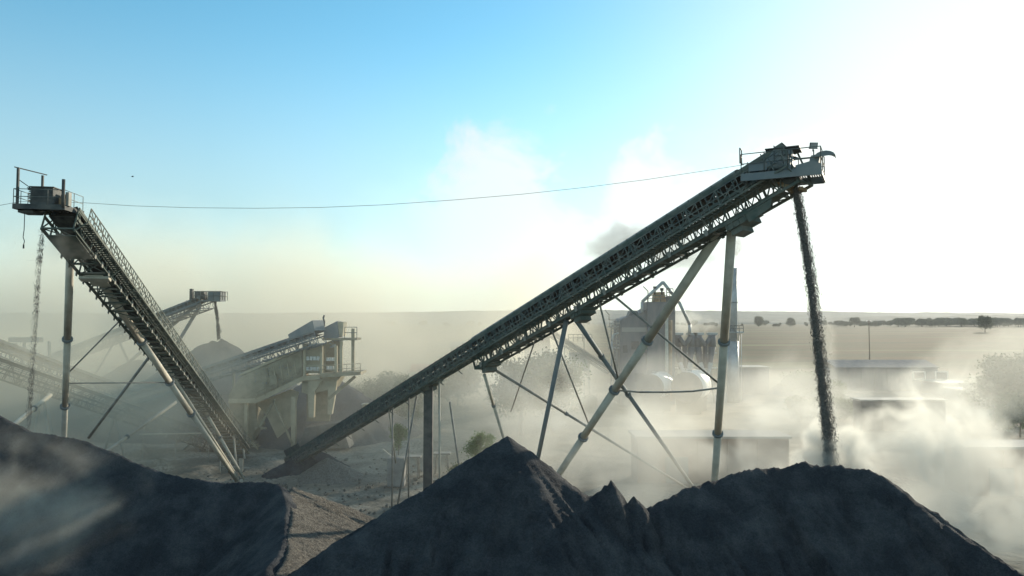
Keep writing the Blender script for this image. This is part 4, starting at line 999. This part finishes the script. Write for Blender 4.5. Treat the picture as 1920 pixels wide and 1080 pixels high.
# ================= trees and shrubs
def tree_mesh(name, h, rx, rz, n, leaf, seed, zc=.62, lumps=9, trunk=.12):
    rnd = np.random.default_rng(seed)
    cs = []
    for i in range(lumps):
        a = rnd.random()*6.283; rr = rnd.random()**.5*.62; z = rnd.uniform(-.75, .8)
        k = math.sqrt(max(.08, 1-z*z*.8))
        cs.append((math.cos(a)*rr*rx*k, math.sin(a)*rr*rx*k, h*zc+z*rz*.72, rnd.uniform(.28, .5)*rx*(.6+.5*k)))
    cs = np.array(cs)
    idx = rnd.integers(0, lumps, n); d = rnd.normal(size=(n, 3)); d /= np.linalg.norm(d, axis=1)[:, None]
    r = rnd.random(n)**.45*cs[idx, 3]*(1+.25*rnd.normal(size=n))
    c = cs[idx, :3]+d*r[:, None]*np.array([1, 1, .85])
    s = leaf*(.5+rnd.random(n)); A = rnd.normal(size=(n, 3)); A /= np.linalg.norm(A, axis=1)[:, None]; B = np.cross(A, rnd.normal(size=(n, 3))); B /= np.linalg.norm(B, axis=1)[:, None]
    V = np.stack([c-A*s[:, None], c+B*s[:, None]*.55, c+A*s[:, None], c-B*s[:, None]*.55], 1).reshape(-1, 3)
    me = bpy.data.meshes.new(name); me.vertices.add(len(V)); me.vertices.foreach_set('co', V.ravel())
    me.loops.add(4*n); me.loops.foreach_set('vertex_index', np.arange(4*n, dtype=np.int32)); me.polygons.add(n); me.polygons.foreach_set('loop_start', np.arange(0, 4*n, 4, dtype=np.int32)); me.update(calc_edges=True)
    tb = MB(); top = Vector((0, 0, h*.75)); tb.tube((0, 0, -.2), (0.03*h, 0, h*.4), trunk, trunk*.65, n=8); tb.tube((.03*h, 0, h*.4), top, trunk*.65, trunk*.2, n=7)
    for i in range(min(lumps, 8)):
        p = Vector((.03*h, 0, h*(.3+.04*i))); tb.tube(p, Vector(cs[i, :3]), trunk*.35, trunk*.1, n=5)
    return me, tb
PROTO = {}
def tree(kind, loc, label, cat='tree', group=None, scale=1, rz=0, name='tree', **kw):
    if kind not in PROTO:
        me, tb = tree_mesh(kind, **kw['spec']); me.materials.append(M[kw['leafm']])
        tm = tb.mesh('trunk', M['bark']); PROTO[kind] = (me, tm)
    me, tm = PROTO[kind]
    r = thing(name, loc, label, cat, group, rz); r.scale = (scale,)*3 if isinstance(scale, (int, float)) else scale
    for nm, msh in (('crown', me), ('trunk', tm)):
        o = bpy.data.objects.new(nm, msh); COL.objects.link(o); o.parent = r
    return r
sp_big = dict(h=12, rx=5.2, rz=5.5, n=16000, leaf=.2, seed=1, lumps=18, trunk=.3)
sp_wide = dict(h=12, rx=6.5, rz=5.0, n=9000, leaf=.34, seed=4, lumps=16, trunk=.35, zc=.55)
sp_sap = dict(h=6, rx=1.7, rz=2.6, n=5200, leaf=.085, seed=7, lumps=11, trunk=.08, zc=.58)
sp_bush = dict(h=3.2, rx=2.2, rz=1.5, n=4200, leaf=.11, seed=9, lumps=9, trunk=.06, zc=.5)
tree('big', G(1885, 122), 'large hazy broad tree at the right edge beside the meadow', spec=sp_big, leafm='leafd', scale=(1.15, 1.15, 1.12))
tree('bigg', G(975, 112), 'tall green tree behind the legs of the long conveyor, the left of two', spec=sp_big, leafm='leaf', scale=1.1, rz=1)
tree('bigg', G(1030, 118), 'tall green tree behind the legs of the long conveyor, the right of two', spec=sp_big, leafm='leaf', scale=1.16, rz=2.4)
tree('sap', G(748, 92), 'small bright green sapling left of the brown column', spec=sp_sap, leafm='leafy', name='sapling', scale=(.9,.9,1.05))
tree('sap', G(902, 78), 'yellow green young tree behind the pointed dark heap', spec=sp_sap, leafm='leafy', name='sapling', rz=2, scale=(1.15,1.15,1.28))
tree('bush', G(862, 77), 'sparse shrub left of the yellow green young tree', 'shrub', spec=sp_bush, leafm='leaf', name='shrub', scale=.9)
for i, (px, d, s, lb_) in enumerate(((858, 150, 3.0, 'dark spiky shrub rising beside the hopper building above the long conveyor'), (706, 150, 1.8, 'dark round bush left of the long conveyor, nearest the screening station'), (738, 158, 2.1, 'taller bush below the far meadow, second from the screening station'), (772, 140, 1.9, 'wide bush just under the red roofed building'), (680, 146, 1.4, 'small bush at the foot of the grey heap'), (1492, 168, 1.9, 'dark clumped bush right of the pale block shaped shed'), (1905, 112, 2.2, 'low bush under the large hazy tree'))):
    tree('bush', G(px, d), lb_, 'shrub', spec=sp_bush, leafm='leafd', name='shrub', scale=s, rz=i)
rr = random.Random(77)
for i in range(26):
    px = rr.choice((rr.uniform(640, 800), rr.uniform(900, 1130), rr.uniform(1480, 1600), rr.uniform(1830, 1930))); 
    tree('bush', G(px, rr.uniform(126, 165)), 'dusty bush in the scrub between yard and meadow', 'shrub', group='dusty bushes at the back of the yard', spec=sp_bush, leafm='leafd', name='shrub', scale=(s_ := rr.uniform(.9, 1.9), s_*1.1, s_*rr.uniform(.7, 1.2)), rz=i)
rr = random.Random(11)
# lone trees in the far meadow
tree('wide', G(1846, 950), 'lone round dark tree in the far meadow at the right', spec=sp_wide, leafm='leafd', scale=(1.5, 1.5, 2.0))
tree('wide', G(1422, 1500), 'dark tree on the far meadow edge just right of the chimney', spec=sp_wide, leafm='leafd', scale=(1.9, 1.9, 2.1), rz=1)
tree('wide', G(1481, 1500), 'dark tree on the far meadow edge left of the falling stone', spec=sp_wide, leafm='leafd', scale=(1.8, 1.8, 1.8), rz=2)
tree('wide', G(1602, 1500), 'dark tree on the far meadow edge just right of the falling stone', spec=sp_wide, leafm='leafd', scale=(2.0, 2.0, 1.9), rz=3)
for i in range(230):
    px = rr.uniform(1270, 2040) if i < 70 else rr.uniform(1540, 2040) if i < 205 else rr.uniform(600, 1270); s = rr.uniform(.55, 1.25)*(1+.5*(px > 1680))
    tree('wide', G(px, rr.uniform(1480, 1950)), 'dark tree in the hazy line along the far meadow edge', group='trees along the far meadow edge', spec=sp_wide, leafm='leafd', scale=(s*rr.uniform(1.1, 1.8), s, s), rz=rr.uniform(0, 6))
# bird
b = P(248, 331, 60); mb = MB(); mb.prism([b+Vector((-.12, 0, 0)), b+Vector((.02, 0, .05)), b+Vector((.14, 0, 0)), b+Vector((.02, 0, -.05))], (0, .05, 0))
mb.prism([b+Vector((0, .02, .02)), b+Vector((.03, .02, .12)), b+Vector((.08, .02, 0))], (0, .02, 0)); tag(part('bird', mb, M['black'], at=b), 'tiny dark bird in the blue sky right of the left head platform', 'bird')

# loose boulders and rubble in the yard
mb = MB(); rr = random.Random(21)
for i in range(700):
    px = rr.uniform(200, 860); d = rr.uniform(66, 96); g_ = G(px, d); s = rr.uniform(.04, .16)*(1 if i % 14 else 1.8)
    a = rr.uniform(0, 3); Mx = Matrix.Rotation(a, 3, 'Z') @ Matrix.Rotation(a*2, 3, 'X')
    vs = [g_+Mx @ Vector((x*s*rr.uniform(.5, 1.1), y*s*rr.uniform(.5, 1.1), z*s*rr.uniform(.4, .9)))+Vector((0, 0, s*.35)) for x in (-1, 1) for y in (-1, 1) for z in (-1, 1)]
    mb.add(vs, [(0,1,3,2),(4,6,7,5),(0,4,5,1),(2,3,7,6),(0,2,6,4),(1,5,7,3)])
tag(part('rubble', mb, M['lgravel'], at=(-20, 88, 0)), 'loose broken stone scattered over the yard', 'rubble', kind='stuff')

# ---------------------------------------------------------------- dust, smoke and haze
def dust(name, c, rad, dens, label, scale=.12, thr=(.42, .68), col=(.95, .94, .87), aniso=.32, stretch=(1, 1, 1), seed=0, fall=(1.0, .35), cat='dust', rz=0, ry=0, dist=.6, detail=5):
    import bmesh
    me = bpy.data.meshes.new(name); bm = bmesh.new(); bmesh.ops.create_icosphere(bm, subdivisions=3, radius=1); bm.to_mesh(me); bm.free()
    me.transform(Matrix.Diagonal((*rad, 1)))
    m = bpy.data.materials.new('airborne_'+name); m.use_nodes = True; t = m.node_tree; n = t.nodes; l = t.links
    n.remove(n['Principled BSDF']); v = n.new('ShaderNodeVolumePrincipled'); l.new(v.outputs[0], n['Material Output'].inputs['Volume'])
    v.inputs['Color'].default_value = (*col, 1); v.inputs['Anisotropy'].default_value = aniso
    tc = n.new('ShaderNodeTexCoord')
    mp = n.new('ShaderNodeMapping'); mp.inputs['Scale'].default_value = tuple(1/r for r in rad); l.new(tc.outputs['Object'], mp.inputs[0])
    ln = n.new('ShaderNodeVectorMath'); ln.operation = 'LENGTH'; l.new(mp.outputs[0], ln.inputs[0])
    m2 = n.new('ShaderNodeMapping'); m2.inputs['Scale'].default_value = stretch; m2.inputs['Location'].default_value = (seed*3.1, seed*1.7, seed); l.new(tc.outputs['Object'], m2.inputs[0])
    no = n.new('ShaderNodeTexNoise'); no.inputs['Scale'].default_value = scale; no.inputs['Detail'].default_value = detail; no.inputs['Roughness'].default_value = .55; no.inputs['Distortion'].default_value = dist
    l.new(m2.outputs[0], no.inputs['Vector'])
    def rg(s, a, b, x=0, y=1):
        q = n.new('ShaderNodeMapRange'); q.interpolation_type = 'SMOOTHSTEP'; l.new(s, q.inputs[0])
        for i, z in zip((1, 2, 3, 4), (a, b, x, y)): q.inputs[i].default_value = z
        return q.outputs[0]
    def mm(op, a, b):
        q = n.new('ShaderNodeMath'); q.operation = op
        for i, z in enumerate((a, b)):
            if isinstance(z, (int, float)): q.inputs[i].default_value = z
            else: l.new(z, q.inputs[i])
        return q.outputs[0]
    f = rg(ln.outputs['Value'], fall[0], fall[1])
    # the falloff erodes the noise, so the cloud's outline billows
    e = mm('ADD', no.outputs[0], mm('MULTIPLY', mm('SUBTRACT', f, 1.0), .35))
    d = mm('MULTIPLY', mm('MULTIPLY', rg(e, *thr), rg(ln.outputs['Value'], 1.0, .85)), dens)
    l.new(d, v.inputs['Density'])
    me.materials.append(m); o = bpy.data.objects.new(name, me); COL.objects.link(o); o.location = c; o.rotation_euler = (0, ry, rz)
    return tag(o, label, cat, kind='stuff')
dust('dust_cloud', P(1640, 850, 60), (26, 18, 10), .15, 'bright dust cloud billowing up behind the right heap where the stone lands', scale=.15, seed=2, thr=(.43, .66), dist=1.0)
dust('dust_cloud', P(1850, 960, 52), (13, 9, 6.5), .26, 'bright dust rolling down behind the right flank of the right heap', scale=.22, seed=31, thr=(.40, .62), dist=1.0)
dust('dust_cloud', P(1760, 815, 51), (9.5, 7, 8), .4, 'dense bright dust plume rising right of the falling stone', scale=.26, seed=5, thr=(.44, .64), dist=1.0)
dust('dust_cloud', P(1130, 850, 66), (20, 15, 9.5), .09, 'pale dust drifting behind the centre heap around the conveyor legs', scale=.13, seed=3, thr=(.38, .62), dist=1.0)
dust('dust_cloud', P(1546, 690, 41.0), (1.5, 1.5, 9), .5, 'thin veil of dust around the falling stone', scale=.5, seed=4, stretch=(1, 1, .4), thr=(.4, .7))
dust('dust_cloud', P(150, 740, 82), (30, 24, 16), .045, 'grey dust hanging behind the steep conveyor legs', scale=.09, seed=6, thr=(.3, .62), col=(1, .94, .76))
dust('dust_cloud', P(40, 940, 32), (9, 4.5, 5.2), .12, 'grey dust puff drifting in front of the left heap', scale=.26, seed=13, thr=(.36, .66), dist=1.0, col=(1, .95, .82))
dust('dust_cloud', P(118, 470, 45), (2.4, 3, 2.6), .16, 'dust trailing under the left head platform', scale=.7, seed=8, thr=(.4, .65))
dust('dust_cloud', P(1240, 740, 122), (48, 30, 12), .022, 'dust lying over the yard below the asphalt plant', scale=.07, seed=9, thr=(.3, .6))
dust('dust_cloud', Vector((-70, 175, 6)), (135, 90, 52), .028, 'wide thin veil of dust over the far left of the quarry', scale=.025, seed=19, thr=(.2, .6), col=(1, .95, .80))
dust('dust_cloud', Vector((5, 95, 2)), (64, 36, 13), .015, 'thin low dust lying over the middle of the yard', scale=.06, seed=22, thr=(.3, .65), col=(1, .94, .76))
dust('dust_cloud', P(1640, 735, 140), (60, 30, 9), .018, 'thin dust drifting in front of the dark shed row', scale=.06, seed=25, thr=(.32, .6))
dust('dust_cloud', P(1562, 858, 40.5), (3.4, 2.8, 3.4), 1.6, 'dust kicked up where the stone stream hits the right heap', scale=.45, seed=51, thr=(.34, .6), dist=1.0)
dust('dust_cloud', Vector((0, 82, 8)), (75, 48, 26), .003, 'thin bright veil of dust over the whole yard', scale=.045, seed=53, thr=(.2, .6), col=(.97, .95, .88))
dust('dust_cloud', P(1880, 700, 98), (24, 12, 12), .035, 'thin dust in front of the large hazy tree at the right edge', scale=.09, seed=35, thr=(.3, .6))
dust('dust_cloud', P(1000, 720, 92), (20, 9, 10), .05, 'dust hanging in front of the green trees behind the long conveyor', scale=.12, seed=27, thr=(.3, .6))
dust('chimney_smoke', P(1380, 468, 158), (2.4, 2.2, 5), .6, 'grey smoke leaving the chimney top', scale=.5, seed=3, thr=(.36, .6), col=(.55, .54, .53), cat='smoke')
dust('chimney_smoke', P(1262, 478, 158), (17, 4, 6.5), .22, 'grey smoke drifting left from the chimney behind the conveyor', scale=.16, seed=10, thr=(.28, .56), col=(.42, .41, .4), cat='smoke', stretch=(.6, 1, 1), ry=R(8))
dust('chimney_smoke', P(1158, 462, 158), (14, 5, 7.5), .2, 'dark wisp of smoke above the middle of the long conveyor', scale=.16, seed=14, thr=(.3, .56), col=(.4, .4, .4), cat='smoke', ry=R(-30))
dust('steam_cloud', P(1290, 605, 300), (26, 12, 9), .05, 'pale steam drifting behind the mixing tower', scale=.08, seed=15, thr=(.36, .62), cat='steam')

me = bpy.data.meshes.new('haze'); x0, x1, y0, y1, z0, z1 = -9500, 9500, -400, 9700, -16, 110
me.from_pydata([(x, y, z) for x in (x0, x1) for y in (y0, y1) for z in (z0, z1)], [], [(0,1,3,2),(4,6,7,5),(0,4,5,1),(2,3,7,6),(0,2,6,4),(1,5,7,3)])
hm = bpy.data.materials.new('haze_air'); hm.use_nodes = True; t = hm.node_tree; t.nodes.remove(t.nodes['Principled BSDF'])
v = t.nodes.new('ShaderNodeVolumePrincipled'); t.links.new(v.outputs[0], t.nodes['Material Output'].inputs['Volume'])
v.inputs['Color'].default_value = (.86, .95, 1, 1); v.inputs['Density'].default_value = .000045; v.inputs['Anisotropy'].default_value = .35
me.materials.append(hm); ho = bpy.data.objects.new('haze', me); COL.objects.link(ho); tag(ho, 'pale dusty air over the whole quarry and meadow', 'haze', kind='stuff')
